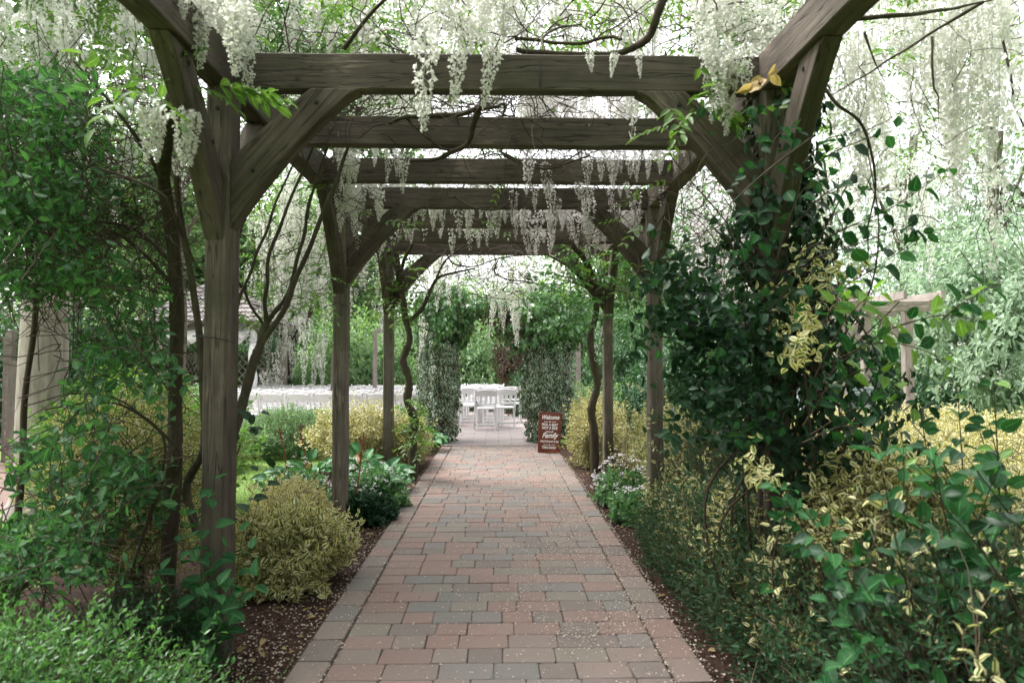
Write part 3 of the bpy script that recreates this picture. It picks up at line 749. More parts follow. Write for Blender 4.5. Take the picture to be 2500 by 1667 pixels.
# ------------------------------------------------------------------ gazebo, arbour, fences beyond the seats
def gazebo():
    x0, x1, y0, y1 = -7.35, -5.35, 15.0, 17.2; ze = 2.2
    t = empty('gazebo', (-6.35, 16.1, 0)); tag(t, 'wooden gazebo with grey shingle roof and white cloth swags beyond the chairs', 'gazebo')
    off = Vector((-6.35, 16.1, 0)); W = M['pale_timber']
    for x in (x0, x1):
        for y in (y0, y1): timber('post', (x, y, 0), (x, y, ze), .11, .11, t, W, up=(0, 1, 0), off=off)
    for y in (y0, y1): timber('lintel', (x0 - .25, y, ze + .08), (x1 + .25, y, ze + .08), .09, .16, t, W, off=off); timber('lintel', (x0 - .25, y - .02, ze - .12), (x1 + .25, y - .02, ze - .12), .05, .07, t, W, off=off)
    for x in (x0, x1): timber('lintel', (x, y0 - .25, ze + .08), (x, y1 + .25, ze + .08), .088, .155, t, W, off=off)
    ap = Vector(((x0 + x1) / 2 - .2, (y0 + y1) / 2, 3.35)); ov = .45
    cs = [Vector((x0 - ov, y0 - ov, ze + .02)), Vector((x1 + ov, y0 - ov, ze + .02)), Vector((x1 + ov, y1 + ov, ze + .02)), Vector((x0 - ov, y1 + ov, ze + .02))]
    roof = empty('roof', parent=t)
    # shingle courses, each row of shingles proud of the one above
    for k in range(4):
        a, b = cs[k], cs[(k + 1) % 4]; mid = (a + b) / 2
        nrm = (b - a).cross(ap - a).normalized()
        if nrm.z < 0: nrm = -nrm
        rows = 11
        for r_ in range(rows):
            bm = bmesh.new(); f0, f1 = r_ / rows, (r_ + 1.18) / rows; f1 = min(f1, .995)
            A, B = a.lerp(ap, f0), b.lerp(ap, f0); C, D = b.lerp(ap, f1), a.lerp(ap, f1)
            n = max(1, int((B - A).length / .22)); 
            for i in range(n):
                u0, u1 = i / n + .004, (i + 1) / n - .004; l = nrm * (.035 + .006 * rng.normal()); q = nrm * .004
                p = [A.lerp(B, u0) + l, A.lerp(B, u1) + l, D.lerp(C, u1) + q, D.lerp(C, u0) + q]; p2 = [A.lerp(B, u0) + l * .4, A.lerp(B, u1) + l * .4]
                vv = [bm.verts.new(v - off) for v in p + p2]
                bm.faces.new(vv[:4]); bm.faces.new((vv[4], vv[5], vv[1], vv[0]))
            o = put('shingle_course', bm_mesh('shingle_course', bm), roof, M['shingle'])
        for i in range(6):
            u = (i + .5) / 6; e = a.lerp(b, u); timber('rafter', e - Vector((0, 0, .05)), e.lerp(ap, .93) - Vector((0, 0, .06)), .04, .07, t, W, off=off)
        bm = bmesh.new(); bm.faces.new([bm.verts.new(v - off - nrm * .004) for v in (a, b, ap)]); put('roof_boarding', bm_mesh('roof_boarding', bm), roof, M['grey_timber'])
    # trellis side (left and back), diagonal laths
    for (pa, pb) in (((x0, y0), (x0, y1)), ((x0, y1), (x1, y1))):
        bm = bmesh.new(); pa, pb = Vector((*pa, 0)), Vector((*pb, 0)); d = (pb - pa); L = d.length; d.normalize(); n_ = Vector((-d.y, d.x, 0))
        for i in range(-7, 14):
            for s in (1, -1):
                u0 = i * .2 if s > 0 else i * .2 + 1.5
                q0, q1 = (u0, .1), (u0 + s * 1.5, 1.6)
                ts = [0, 1]
                lo, hi = sorted(((0 - q0[0]) / (q1[0] - q0[0]), (L - q0[0]) / (q1[0] - q0[0]))); lo, hi = max(0, lo), min(1, hi)
                if hi - lo < .05: continue
                A = pa + d * (q0[0] + (q1[0] - q0[0]) * lo) + Vector((0, 0, .1 + 1.5 * lo)) + n_ * .012 * s; B = pa + d * (q0[0] + (q1[0] - q0[0]) * hi) + Vector((0, 0, .1 + 1.5 * hi)) + n_ * .012 * s
                mm_ = frame(B - A, n_, (A + B) / 2 - off); add_box(bm, (0, 0, 0), ((B - A).length, .028, .014), mm_)
        o = put('trellis_laths', bm_mesh('trellis_laths', bm), t, W); o['kind'] = 'stuff'
    # cloth swags and the drape wound down the right front post
    def swag(xa, xb, y, z, drop):
        n, m_ = 14, 6; V = []
        for i in range(n + 1):
            u = i / n; s = 4 * u * (1 - u)
            for j in range(m_ + 1):
                v = j / m_; V.append((xa + (xb - xa) * u - off.x, y - off.y - .10 * s * math.sin(math.pi * v) - .015 * math.sin(j * 2.3 + i), z - drop * s * (.35 + .75 * v) - .10 * v * (1 - s)))
        F = [(i * (m_ + 1) + j, i * (m_ + 1) + j + 1, (i + 1) * (m_ + 1) + j + 1, (i + 1) * (m_ + 1) + j) for i in range(n) for j in range(m_)]
        put('cloth_swag', npmesh('cloth_swag', V, F, None, True), t, M['cloth'])
    swag(x0, x0 + 1.05, y0 - .08, ze - .02, .42); swag(x0 + 1.05, x1, y0 - .08, ze - .02, .45)
    a = np.linspace(0, 1, 30)
    C = np.stack([x1 + .03 * np.sin(a * 14) - off.x + .02, np.full(30, y0 - .09 - off.y), ze - .15 - a * 1.95], 1)
    put('cloth_drape', npmesh('cloth_drape', *tube_arrays(C[None], (.055 + .035 * np.abs(np.sin(a * 9)) * (1 - .4 * a))[None], 8), None, True), t, M['cloth'])
    lf = Leafage()
    for (xa, za, n) in ((x1 - .25, ze - .10, 120), (x1 - .02, ze - .34, 90), (x0 + .1, ze - .1, 80), (x1 - .5, ze + .0, 60)):
        P = np.array([xa - off.x, y0 - .16 - off.y, za]) + rng.normal(size=(n, 3)) * np.array([.13, .04, .06]); lf.add(P, rdir(n), rdir(n), .06, .045, PETAL)
    o = put('flower_garland', lf.mesh('flower_garland'), t, petal_mat('lilac_and_cream_petal', (.45, .40, .58), (.7, .72, .6), .3)); o['kind'] = 'stuff'
gazebo()

def arbour():
    y0 = 9.6; L, Rr = at(2050, 900, y0)[0], at(2216, 900, y0)[0]; z1 = at(2100, 760, y0)[2]; off = Vector(((L + Rr) / 2, y0 + .5, 0))
    t = empty('arbour', off); tag(t, 'pale grey timber arbour with square beams above the yellow ground cover', 'arbour'); W = M['pale_timber']
    for x in (L, Rr):
        for y in (y0, y0 + 1.1): timber('post', (x, y, -.05), (x, y, z1), .12, .12, t, W, up=(0, 1, 0), off=off)
    for y in (y0, y0 + 1.1):
        timber('cross_beam', (L - .45, y - .07, z1 + .07), (Rr + .45, y - .07, z1 + .07), .06, .15, t, W, off=off)
        for x, s in ((L, 1), (Rr, -1)):
            timber('brace', (x + s * .04, y, z1 - .42), (x + s * .42, y, z1 - .03), .055, .09, t, W, off=off)
    for i in range(4): timber('top_beam', (L - .3 + (Rr - L + .6) * i / 3, y0 - .35, z1 + .20), (L - .3 + (Rr - L + .6) * i / 3, y0 + 1.45, z1 + .20), .05, .11, t, W, off=off)
    # slatted seat inside
    b = empty('garden_bench', ((L + Rr) / 2 - .1, y0 + .75, 0), R(-6)); tag(b, 'blue-grey slatted garden bench under the pale timber arbour', 'bench'); B = M['blue_grey']
    for i in range(9): put('back_slat', boxmesh('back_slat', (0, .18 + .012 * i, .50 + .055 * i), (1.15, .018, .042), .003), b, B)
    for i in range(5): put('seat_slat', boxmesh('seat_slat', (0, -.22 + .085 * i, .43), (1.15, .07, .022), .003), b, B)
    for sx in (-1, 1):
        put('leg', boxmesh('leg', (sx * .55, -.24, .30), (.05, .05, .62), .004), b, B); put('back_post', boxmesh('back_post', (sx * .55, .22, .49), (.05, .05, .98), .004), b, B)
        put('armrest', boxmesh('armrest', (sx * .55, 0, .62), (.06, .5, .03), .004), b, B)
arbour()

def trellis(name, a, b, h, step, label, mat, z0=.0, diag=False, cat='trellis'):
    a, b = Vector(a), Vector(b); off = (a + b) / 2; t = empty(name, off); tag(t, label, cat, 'trellis panels of the garden boundary')
    d = (b - a); L = d.length; d.normalize(); n_ = Vector((-d.y, d.x, 0))
    if diag:
        for s in (1, -1):
            k = -h
            while k < L:
                p, q = k if s > 0 else k + h, k + h if s > 0 else k
                lo, hi = 0, 1
                for lim in (0, L):
                    f = (lim - p) / (q - p)
                    if (q - p) > 0: lo, hi = (max(lo, f), hi) if lim == 0 else (lo, min(hi, f))
                    else: lo, hi = (lo, min(hi, f)) if lim == 0 else (max(lo, f), hi)
                if hi - lo > .04:
                    A = a + d * (p + (q - p) * lo) + Vector((0, 0, z0 + h * lo)) + n_ * .01 * s; B = a + d * (p + (q - p) * hi) + Vector((0, 0, z0 + h * hi)) + n_ * .01 * s
                    put('lath', boxmesh('lath', (0, 0, 0), ((B - A).length, .03, .014), 0), t, mat, frame(B - A, n_, (A + B) / 2 - off))
                k += step
    else:
        for i in range(int(L / step) + 1): p = a + d * min(L, i * step) - off; put('upright_lath', boxmesh('upright_lath', (0, 0, z0 + h / 2), (.03, .016, h), 0), t, mat, Matrix.Translation(p))
        for i in range(int(h / step) + 1): put('cross_lath', boxmesh('cross_lath', (0, 0, 0), (L, .016, .03), 0), t, mat, frame(d, (0, 0, 1), Vector((0, 0, z0 + i * step)) + n_ * .012))
    for p in (a, b): put('post', boxmesh('post', (0, 0, (h + z0) / 2 + .05), (.09, .09, h + z0 + .1), .005), t, mat, Matrix.Translation(p - off))
def gx(px, Y): return at(px, 900, Y)[0]
trellis('trellis', (gx(640, 19), 19, 0), (gx(720, 19), 19, 0), 1.1, .2, 'low square trellis behind the left chairs, left of the white rose', M['grey_timber'])
trellis('trellis', (gx(722, 19.2), 19.2, 0), (gx(770, 19.2), 19.2, 0), 1.0, .2, 'short trellis panel right of the gnarled wisteria trunk', M['grey_timber'])
trellis('trellis', (gx(1388, 14), 14, 0), (gx(1412, 14), 14.0, 0), 1.75, .26, 'diagonal lattice panel right of the ivy arch', M['pale_timber'], .1, True)
trellis('trellis', (gx(-40, 9.5), 9.5, 0), (gx(26, 9.5), 9.5, 0), 1.7, .28, 'weathered trellis panel left of the pale tree trunk', M['grey_timber'])
trellis('trellis', (gx(1118, 20), 20, 0), (gx(1146, 20), 20, 0), 2.2, .3, 'pinkish wooden trellis glimpsed through the arch behind the bush', M['pale_timber'])
trellis('trellis', (gx(2330, 14), 14, 0), (gx(2480, 14), 14, 0), 1.5, .14, 'dark close trellis fence behind the white-flowering shrub', M['timber'])

def post_thing(px, Y, top_py, label, w_=.1, mat='pale_timber'):
    p = at(px, top_py, Y); t = empty('garden_post', (p[0], Y, 0)); tag(t, label, 'post')
    timber('post', (0, 0, -.05), (0, 0, p[2]), w_, w_, t, M[mat], up=(0, 1, 0)); return t, p
post_thing(40, 9.2, 880, 'grey fence post just left of the pale tree trunk', .14, 'grey_timber')
t, p = post_thing(916, 15.5, 806, 'pale slim post with a curved arm behind the chairs', .09)
timber('arm', (0, 0, p[2] - .04), (.45, .1, p[2] + .13), .07, .08, t, M['pale_timber']); 
post_thing(2012, 15, 850, 'dark rustic post in the far right shrubbery', .14, 'grey_timber')
post_thing(1418, 16, 790, 'dark slim fence post right of the lattice', .09, 'timber')

def table():
    c = (gx(215, 14.6), 14.6); t = empty('folding_table', (c[0], c[1], 0)); tag(t, 'blue-grey folding table behind the chairs by the pale trunk', 'table'); B = M['blue_grey']
    put('tabletop', boxmesh('tabletop', (0, 0, .80), (1.2, .6, .03), .004), t, B)
    put('apron', boxmesh('apron', (0, -.28, .73), (1.16, .02, .11), .002), t, B)
    for sx in (-1, 1):
        for sy in (-1, 1): put('leg', boxmesh('leg', (sx * .55, sy * .26, .39), (.04, .03, .78), .004), t, B)
table()
# ------------------------------------------------------------------ planting: shrubs and bushes
def local(mesh_obj_root): pass
def shrub(name, label, cat, c, r, ntw, k, L, W, T, mat, stem='twig', tl=.16, lump=.18, shell=.55, up=.5, zmin=.01, seed=1, group=None,
          openness=.9, down=.0, stems=60, stem_r=.004, base=None, f=2.6, rnd=.35, tall=None):
    base = np.array(base if base is not None else (c[0], c[1], -.03)); loc = Vector((float(base[0]), float(base[1]), 0.0))
    P, G_ = blob(ntw, c, r, shell, lump, f, seed, zmin, up)
    lf = Leafage(); twig_leaves(lf, P, G_, k, tl, L, W, T, openness, down, rnd)
    root = empty(name, loc); tag(root, label, cat, group)
    for a in lf.V: a -= np.array(loc)
    o = put('foliage', lf.mesh('foliage'), root, M[mat]); o['kind'] = 'stuff'
    # stems from the base out to the twig tips, and the twigs themselves
    tb = Tubes(); i = rng.choice(ntw, min(stems, ntw), replace=False); q = P[i]; n = len(i)
    s0 = base + np.column_stack([rng.normal(size=n) * r[0] * .12, rng.normal(size=n) * r[1] * .12, np.zeros(n)])
    t = np.linspace(0, 1, 7)[None, :, None]; midp = s0 * .5 + q * .5 + np.array([0, 0, .12]) * r[2] + rng.normal(size=(n, 3)) * .05 * r[0]
    C = s0[:, None] * (1 - t) ** 2 + 2 * midp[:, None] * t * (1 - t) + q[:, None] * t ** 2 - np.array(loc)
    tb.add(C, np.linspace(1, .35, 7)[None].repeat(n, 0) * stem_r)
    Pt = P - np.array(loc); Ct = np.stack([Pt - G_ * tl * 1.1, Pt], 1); tb.add(Ct, np.tile([stem_r * .35, stem_r * .25], (ntw, 1)))
    o = put('stems', tb.mesh('stems', False), root, M[stem]); o['kind'] = 'stuff'
    return root

# ivy arch
def ivy_arch():
    loc = np.array([-.12, 11.75, 0]); root = empty('ivy_arch', loc); tag(root, 'garden arch smothered in cream-edged ivy at the end of the path', 'arch')
    lo = Vector(loc)
    for x in (-.98, .80):
        for y in (11.5, 12.0): timber('post', (x, y, -.03), (x, y, 2.35), .08, .08, root, M['timber'], up=(0, 1, 0), off=lo)
    for y in (11.5, 12.0): timber('cross_bar', (-1.1, y, 2.33), (.95, y, 2.33), .07, .08, root, M['timber'], off=lo)
    def skin(c, r, n, seed, L, mat, name, pw=3.0):
        D = rdir(n); q = (np.abs(D) ** pw).sum(1) ** (-1 / pw)
        s = lumpy(D * 2, .26, 2.6, seed) * (1 - .28 * rng.uniform(0, 1, n) ** 2.0)
        P = np.array(c) + D * (q * s)[:, None] * np.array(r)
        dn = np.column_stack([rng.normal(size=(n, 2)) * .7, -np.ones(n)]); Nn = unit(D / np.array(r)) + rng.normal(size=(n, 3)) * .45 + np.array([0, -.2, .3])
        sz = np.clip(rng.normal(1, .25, n), .5, 1.7); lf = Leafage(); lf.add(P - loc, dn, Nn, L * sz, L * .95 * sz, IVY)
        o = put(name, lf.mesh(name), root, M[mat]); o['kind'] = 'stuff'
    skin((-1.02, 11.75, 1.08), (.33, .42, 1.2), 6500, 3, .066, 'ivy_cream', 'ivy', 2.7)
    skin((.83, 11.75, 1.08), (.40, .42, 1.2), 6500, 4, .066, 'ivy_cream', 'ivy', 2.7)
    skin((-.95, 11.75, 2.14), (.46, .48, .52), 4600, 5, .08, 'ivy', 'ivy', 2.4)
    skin((.80, 11.75, 2.10), (.72, .50, .55), 6200, 6, .08, 'ivy', 'ivy', 2.4)
    skin((-.1, 11.75, 2.32), (.85, .38, .15), 2000, 7, .078, 'ivy', 'ivy', 3)
    lf = Leafage(); n = 500; P = np.array([.2, 11.4, 2.05]) + rng.normal(size=(n, 3)) * np.array([.3, .1, .14])
    lf.add(P - loc, rdir(n) + [0, 0, -1], rdir(n) + [0, -1, 0], .055, .04, T4)
    o = put('red_young_leaves', lf.mesh('red_young_leaves'), root, M['copper']); o['kind'] = 'stuff'
ivy_arch()

# gold variegated shrubs
shrub('euonymus_bush', 'rounded gold-leaved bush beside the mulch, left of the path edge', 'bush', (-1.30, 4.35, .17), (.36, .38, .32), 1000, 8, .052, .030, T4, 'gold',
      'twig_tan', .17, .34, .5, .6, .0, 11, 'gold-edged bushes')
shrub('euonymus_bush', 'taller gold bush spilling behind the rounded one, left of second post', 'bush', (-1.58, 5.3, .16), (.30, .42, .34), 700, 8, .042, .021, T4, 'gold_pale', 'twig_tan', .13, .2, .55, .7, .0, 12, 'gold-edged bushes')
shrub('euonymus_bush', 'pale gold bush between the second and third left posts', 'bush', (-1.75, 8.7, .45), (.65, .6, .42), 1500, 7, .05, .026, T2, 'gold_pale', 'twig_tan', .18, .32, .5, .6, .0, 13, 'gold-edged bushes')
shrub('euonymus_bush', 'gold bush at the foot of the twisted trunk, left path edge', 'bush', (-1.18, 9.0, .36), (.28, .75, .36), 1200, 7, .045, .024, T2, 'gold', 'twig_tan', .15, .3, .5, .5, .0, 14, 'gold-edged bushes')
shrub('euonymus_bush', 'gold bush beside the welcome sign, under the third right post', 'bush', (1.32, 9.1, .40), (.42, .62, .50), 2000, 8, .048, .025, T2, 'gold_pale', 'twig_tan', .17, .3, .5, .6, .0, 15, 'gold-edged bushes')
shrub('euonymus_bush', 'wide gold bush behind the bare stems, between right posts', 'bush', (1.95, 7.4, .42), (.62, 1.0, .52), 2200, 8, .045, .024, T2, 'gold', 'twig_tan', .14, .2, .5, .6, .0, 16, 'gold-edged bushes')
shrub('euonymus_bush', 'low gold sprigs at the right path edge below the dark shrub', 'bush', (1.28, 4.5, .24), (.26, .95, .34), 900, 8, .036, .017, T4, 'gold', 'twig_tan', .13, .25, .5, .6, .0, 17, 'gold-edged bushes')
shrub('euonymus_bush', 'loose gold-edged climber sprawling in front of the ivy post', 'bush', (1.66, 2.85, .56), (.42, .30, .44), 620, 8, .052, .030, T8, 'gold', 'twig_tan', .2, .3, .45, .3, .0, 18, 'gold-edged bushes', down=.2)
shrub('euonymus_bush', 'yellowed shrub in the shade left of the front-left post', 'bush', (-2.15, 4.1, .62), (.52, .55, .62), 900, 8, .045, .022, T4, 'gold', 'twig_tan', .16, .3, .45, .5, .0, 19, 'gold-edged bushes')
shrub('ground_cover', 'wide sunny drift of yellow ground cover beneath the arbour', 'ground cover', (5.2, 7.9, .30), (2.9, 1.9, .46), 6500, 7, .06, .034, T2, 'gold_pale', 'twig_tan', .14, .2, .5, .8, .0, 20)
shrub('ground_cover', 'gold drift between the right posts and the dark mass', 'ground cover', (3.1, 5.9, .32), (1.3, 1.5, .5), 3800, 7, .05, .028, T2, 'gold_pale', 'twig_tan', .14, .2, .5, .8, .0, 21)

shrub('euonymus_bush', 'thin gold sprigs threaded through the dark shrub, near right path edge', 'bush', (1.42, 3.3, .30), (.42, .9, .46), 420, 8, .040, .021, T4, 'gold', 'twig_tan', .15, .35, .6, .5, .0, 62, 'gold-edged bushes')
# low green hedge before the chairs, and other greens at the left
shrub('low_hedge', 'low rounded green hedge in front of the white chairs', 'hedge', (-3.0, 10.3, .32), (1.05, .55, .38), 4200, 7, .034, .016, T2, 'hedge_bright', 'twig', .11, .16, .6, .7, .0, 22)
shrub('leafy_shrub', 'mid-green shrub with arching twigs left of the front-left post', 'shrub', (-3.3, 6.2, .55), (.9, .9, .7), 1800, 7, .06, .034, T4, 'big_leaf_lime', 'twig_green', .2, .3, .45, .6, .0, 23)
shrub('leafy_shrub', 'loose green perennials at the edge of the lawn', 'shrub', (-4.6, 9.0, .5), (1.3, .9, .6), 2600, 7, .06, .032, T2, 'hedge_bright', 'twig_green', .2, .3, .45, .7, .0, 24)

# foreground left: small-leaved shrub, arching sprays
shrub('box_honeysuckle', 'low spreading small-leaved evergreen in the near left corner', 'shrub', (-1.72, 2.05, .10), (.80, .75, .50), 2600, 14, .027, .0125, T4, 'lonicera', 'twig', .26, .22, .5, .3, .0, 25, 'box-leaved honeysuckles', .8)
shrub('box_honeysuckle', 'darker small-leaved evergreen at the foot of the front-left post', 'shrub', (-1.55, 2.95, .08), (.42, .42, .34), 1300, 14, .020, .009, T4, 'needle', 'twig', .2, .22, .5, .4, .0, 26, 'box-leaved honeysuckles', .8)
shrub('box_honeysuckle', 'bright small-leaved evergreen against the left edge of the view', 'shrub', (-2.75, 3.0, .30), (.75, .6, .45), 1800, 12, .030, .014, T4, 'lonicera', 'twig', .24, .22, .5, .5, .0, 27, 'box-leaved honeysuckles', .8)

# foreground right: narrow-leaved dark shrub along the path edge
shrub('narrow_leaf_shrub', 'dark fine-leaved shrub leaning over the right path edge', 'shrub', (1.33, 3.5, .20), (.42, 1.25, .56), 2600, 10, .032, .013, T2, 'needle', 'twig_tan', .2, .2, .5, .6, .0, 28, 'dark fine-leaved shrubs', .75)
shrub('narrow_leaf_shrub', 'dark fine-leaved shrub filling the near right corner', 'shrub', (1.68, 2.3, .10), (.66, .75, .66), 2400, 10, .032, .013, T2, 'needle', 'twig_tan', .22, .25, .5, .5, .0, 29, 'dark fine-leaved shrubs', .75)
shrub('narrow_leaf_shrub', 'grey-green twiggy shrub between the flowers and the ivy post', 'shrub', (1.72, 5.2, .45), (.45, .8, .75), 1100, 12, .035, .008, T2, 'needle', 'twig_tan', .26, .3, .4, .9, .0, 30, 'dark fine-leaved shrubs', .6, stems=160, stem_r=.005)
def bare_stems(label, c, sx, sy, h, n, mat, seed_=0):
    loc = Vector((c[0], c[1], 0)); t = empty('bare_shrub', loc); tag(t, label, 'shrub')
    S = np.column_stack([rng.normal(size=n) * sx * .4, rng.normal(size=n) * sy * .4, np.full(n, -.02)])
    C = walks(S, np.column_stack([rng.normal(size=(n, 2)) * .25, np.ones(n)]), h * rng.uniform(.6, 1.1, n), 12, .14, .03)
    tb = Tubes(); tb.add(C, np.linspace(1, .3, 12)[None] * rng.uniform(.0025, .006, n)[:, None])
    P, D = along(C, rng.uniform(.35, .95, (n, 7))); P, D = P.reshape(-1, 3), D.reshape(-1, 3)
    C2 = walks(P, D + rdir(len(P)) * .8, .18, 6, .22, .04); tb.add(C2, np.linspace(.0022, .001, 6)[None].repeat(len(C2), 0))
    o = put('stems', tb.mesh('stems', False), t, M[mat]); o['kind'] = 'stuff'
    lf = Leafage(); twig_leaves(lf, C2[:, -1], unit(C2[:, -1] - C2[:, -2]), 4, .1, .04, .02, T4, .9)
    o = put('foliage', lf.mesh('foliage'), t, M['gold']); o['kind'] = 'stuff'
bare_stems('tangle of bare tan stems behind the white flowers', (1.95, 5.9), .9, 1.6, 1.15, 120, 'twig_tan')
bare_stems('pale upright stems among the large leaves, near right', (2.05, 2.6), 1.0, .6, .95, 60, 'twig_tan')
bare_stems('dry stems beneath the broad leaves at the right edge', (2.75, 3.2), .9, .9, 1.05, 60, 'twig_tan')

shrub('narrow_leaf_shrub', 'low dark fine-leaved shrub at the path edge below the gold sprigs', 'shrub', (1.22, 4.75, .14), (.26, .8, .36), 1300, 10, .030, .012, T2, 'needle', 'twig_tan', .18, .25, .5, .6, .0, 61, 'dark fine-leaved shrubs', .75)
# white and pink flower patches by the path
def flower_patch(name, label, c, r, h, nfl, L=.02, mat='white_petal', leaf='ivy', seed=1, per=6, group=None):
    loc = np.array([c[0], c[1], 0.]); root = empty(name, loc); tag(root, label, 'flowers', group)
    P, G_ = blob(900, (0, 0, h * .15), (r[0], r[1], h * .62), .6, .2, 3, seed, 0)
    lf = Leafage(); twig_leaves(lf, P, G_, 4, .06, .055, .05, IVY, .9)
    o = put('foliage', lf.mesh('foliage'), root, M[leaf]); o['kind'] = 'stuff'
    F_, _ = blob(nfl, (0, 0, h * .2), (r[0], r[1], h * .85), .88, .15, 3, seed + 1, h * .3)
    lf = Leafage(); n = nfl * per
    Q = np.repeat(F_, per, 0) + rng.normal(size=(n, 3)) * .008; D = rdir(n) * [1, 1, .4]; lf.add(Q, D, D * .2 + [0, -.4, .8], L, L * .85, PETAL, 1.5)
    o = put('blossoms', lf.mesh('blossoms'), root, M[mat]); o['kind'] = 'stuff'
    tb = Tubes(); C = np.stack([F_ * [.5, .5, .1], F_ * [.8, .8, .6], F_], 1); tb.add(C, np.full((nfl, 3), .0016))
    o = put('stems', tb.mesh('stems', False), root, M['twig_green']); o['kind'] = 'stuff'
flower_patch('white_geranium', 'clump of small white flowers at the right path edge by the third post', (1.22, 6.75), (.30, .42), .42, 85, .020, seed=31)
flower_patch('white_geranium', 'lower leafy patch with few white flowers spilling on the right path edge', (1.24, 6.05), (.24, .36), .27, 26, .022, seed=33)
flower_patch('pink_flowers', 'pale pink flower sprays behind the second left post', (-1.28, 6.6), (.42, .4), .38, 48, .018, mat='white_petal', seed=35)
flower_patch('pink_flowers', 'small pink flowers among broad leaves left of the second post', (-1.9, 6.5), (.3, .35), .40, 30, .018, seed=37)
flower_patch('green_geranium', 'dark lobed-leaf clump at the foot of the second left post', (-1.17, 6.0), (.25, .26), .30, 6, .018, leaf='dark_leaf', seed=39)

# bergenia: broad leaves, each one a part
def leaf_obj_mesh(name, L, W, curl, mat, seed, nu=6, nv=4):
    r = np.random.default_rng(seed); V, U, F = [], [], []
    for i in range(nu + 1):
        u = i / nu; hw = W / 2 * max(.02, math.sin(math.pi * min(1, u ** .8)) ** .75) * (1 if i not in (0, nu) else .1)
        for j in range(nv + 1):
            v = j / nv * 2 - 1
            V.append((u * L, v * hw, curl * L * (-u * u * .5) + abs(v) ** 1.5 * hw * .45 + r.normal() * .004 * L * 4 * (0 < i < nu) + .03 * L * math.sin(u * 9) * v * v)); U.append((u, (v + 1) / 2))
    for i in range(nu):
        for j in range(nv): a = i * (nv + 1) + j; F.append((a, a + 1, a + nv + 2, a + nv + 1))
    m = npmesh(name, V, F, U, True); m.materials.append(M[mat]); return m
def leaf_matrix(p, d, n):
    d = Vector([float(q) for q in d]).normalized(); n = Vector([float(q) for q in n]); s = n.cross(d)
    if s.length < 1e-3: s = Vector((1, .3, .1)).cross(d)
    s.normalize(); n = d.cross(s); m = Matrix((d, s, n)).transposed().to_4x4(); m.translation = Vector([float(q) for q in p]); return m
BERG = [leaf_obj_mesh('leaf', .145, .115, .5 + .1 * i, 'bergenia', 60 + i) for i in range(4)]
def bergenia(label, c, r, n, stalks=0):
    root = empty('bergenia_plant', (c[0], c[1], 0)); tag(root, label, 'plant', 'broad-leaved bergenia clumps'); tb = Tubes(); m = 0
    for i in range(n):
        a = rng.uniform(0, 6.28); q = math.sqrt(rng.uniform(0, 1)); x, y = r[0] * q * math.cos(a), r[1] * q * math.sin(a); h = .06 + .26 * (1 - q * .6) * rng.uniform(.5, 1.1)
        d = np.array([math.cos(a) * (.3 + q), math.sin(a) * (.3 + q) - .25, .8 - q * .5 + rng.normal() * .25]); nn = np.array([-d[0] * .6 + rng.normal() * .3, -d[1] * .6 - .35, .8])
        s = rng.uniform(.65, 1.15); put('leaf', random.choice(BERG), root, None, leaf_matrix((x, y, h), d, nn) @ Matrix.Scale(s, 4))
        tb.add(np.array([[[x * .7, y * .7, -.02], [x * .9, y * .9, h * .6], [x, y, h]]]), np.full((1, 3), .005)); m += 1
    for i in range(stalks):
        x, y = rng.normal() * r[0] * .5, rng.normal() * r[1] * .4
    o = put('stalks', tb.mesh('stalks'), root, M['twig_green']); o['kind'] = 'stuff'; return root
bergenia('broad glossy-leaved clump left of the second left post', (-2.0, 7.3), (.42, .5), 70)
bergenia('broad glossy-leaved clump between the second and third left posts', (-1.55, 7.75), (.30, .35), 42)
bergenia('broad-leaved clump spilling to the path edge before the third left post', (-1.22, 7.35), (.26, .34), 40)
bergenia('small broad-leaved clump at the mulch edge below the pink flowers', (-1.08, 6.55), (.14, .18), 12)
bergenia('broad-leaved clump at the foot of the left ivy pillar', (-1.12, 10.55), (.26, .34), 34)
# red flower spikes
for i, (px, py0, py1, Y, lab) in enumerate([(690, 1165, 1045, 7.0, 'leftmost reddish flower spike rising from the broad leaves'), (735, 1160, 1040, 7.3, 'reddish flower spike left of the second post'),
                                       (858, 1275, 1055, 5.95, 'thin dark red stem with red tip leaning beside the second post')]):
    a, b = at(px + (12 if i < 2 else 0), py0, Y), at(px + (-8 if i == 0 else -3 if i == 1 else 30), py1, Y); a[2] = max(0, a[2]) if i < 2 else -.02
    t = empty('flower_spike', a); tag(t, lab, 'flower spike', 'red stems in the left bed'); tb = Tubes(); tb.add(*vine([a - a, (b - a) * .5 + [.01, 0, 0], b - a], .006, .004, 14, .1)); put('stem', tb.mesh('stem'), t, M['red_stem'])
    n = 40; P = (b - a) * rng.uniform(.72, 1, n)[:, None] + rng.normal(size=(n, 3)) * .007; lf = Leafage(); lf.add(P, rdir(n) + [0, 0, .4], rdir(n), .022, .012, PETAL)
    o = put('buds', lf.mesh('buds'), t, M['red_stem']); o['kind'] = 'stuff'

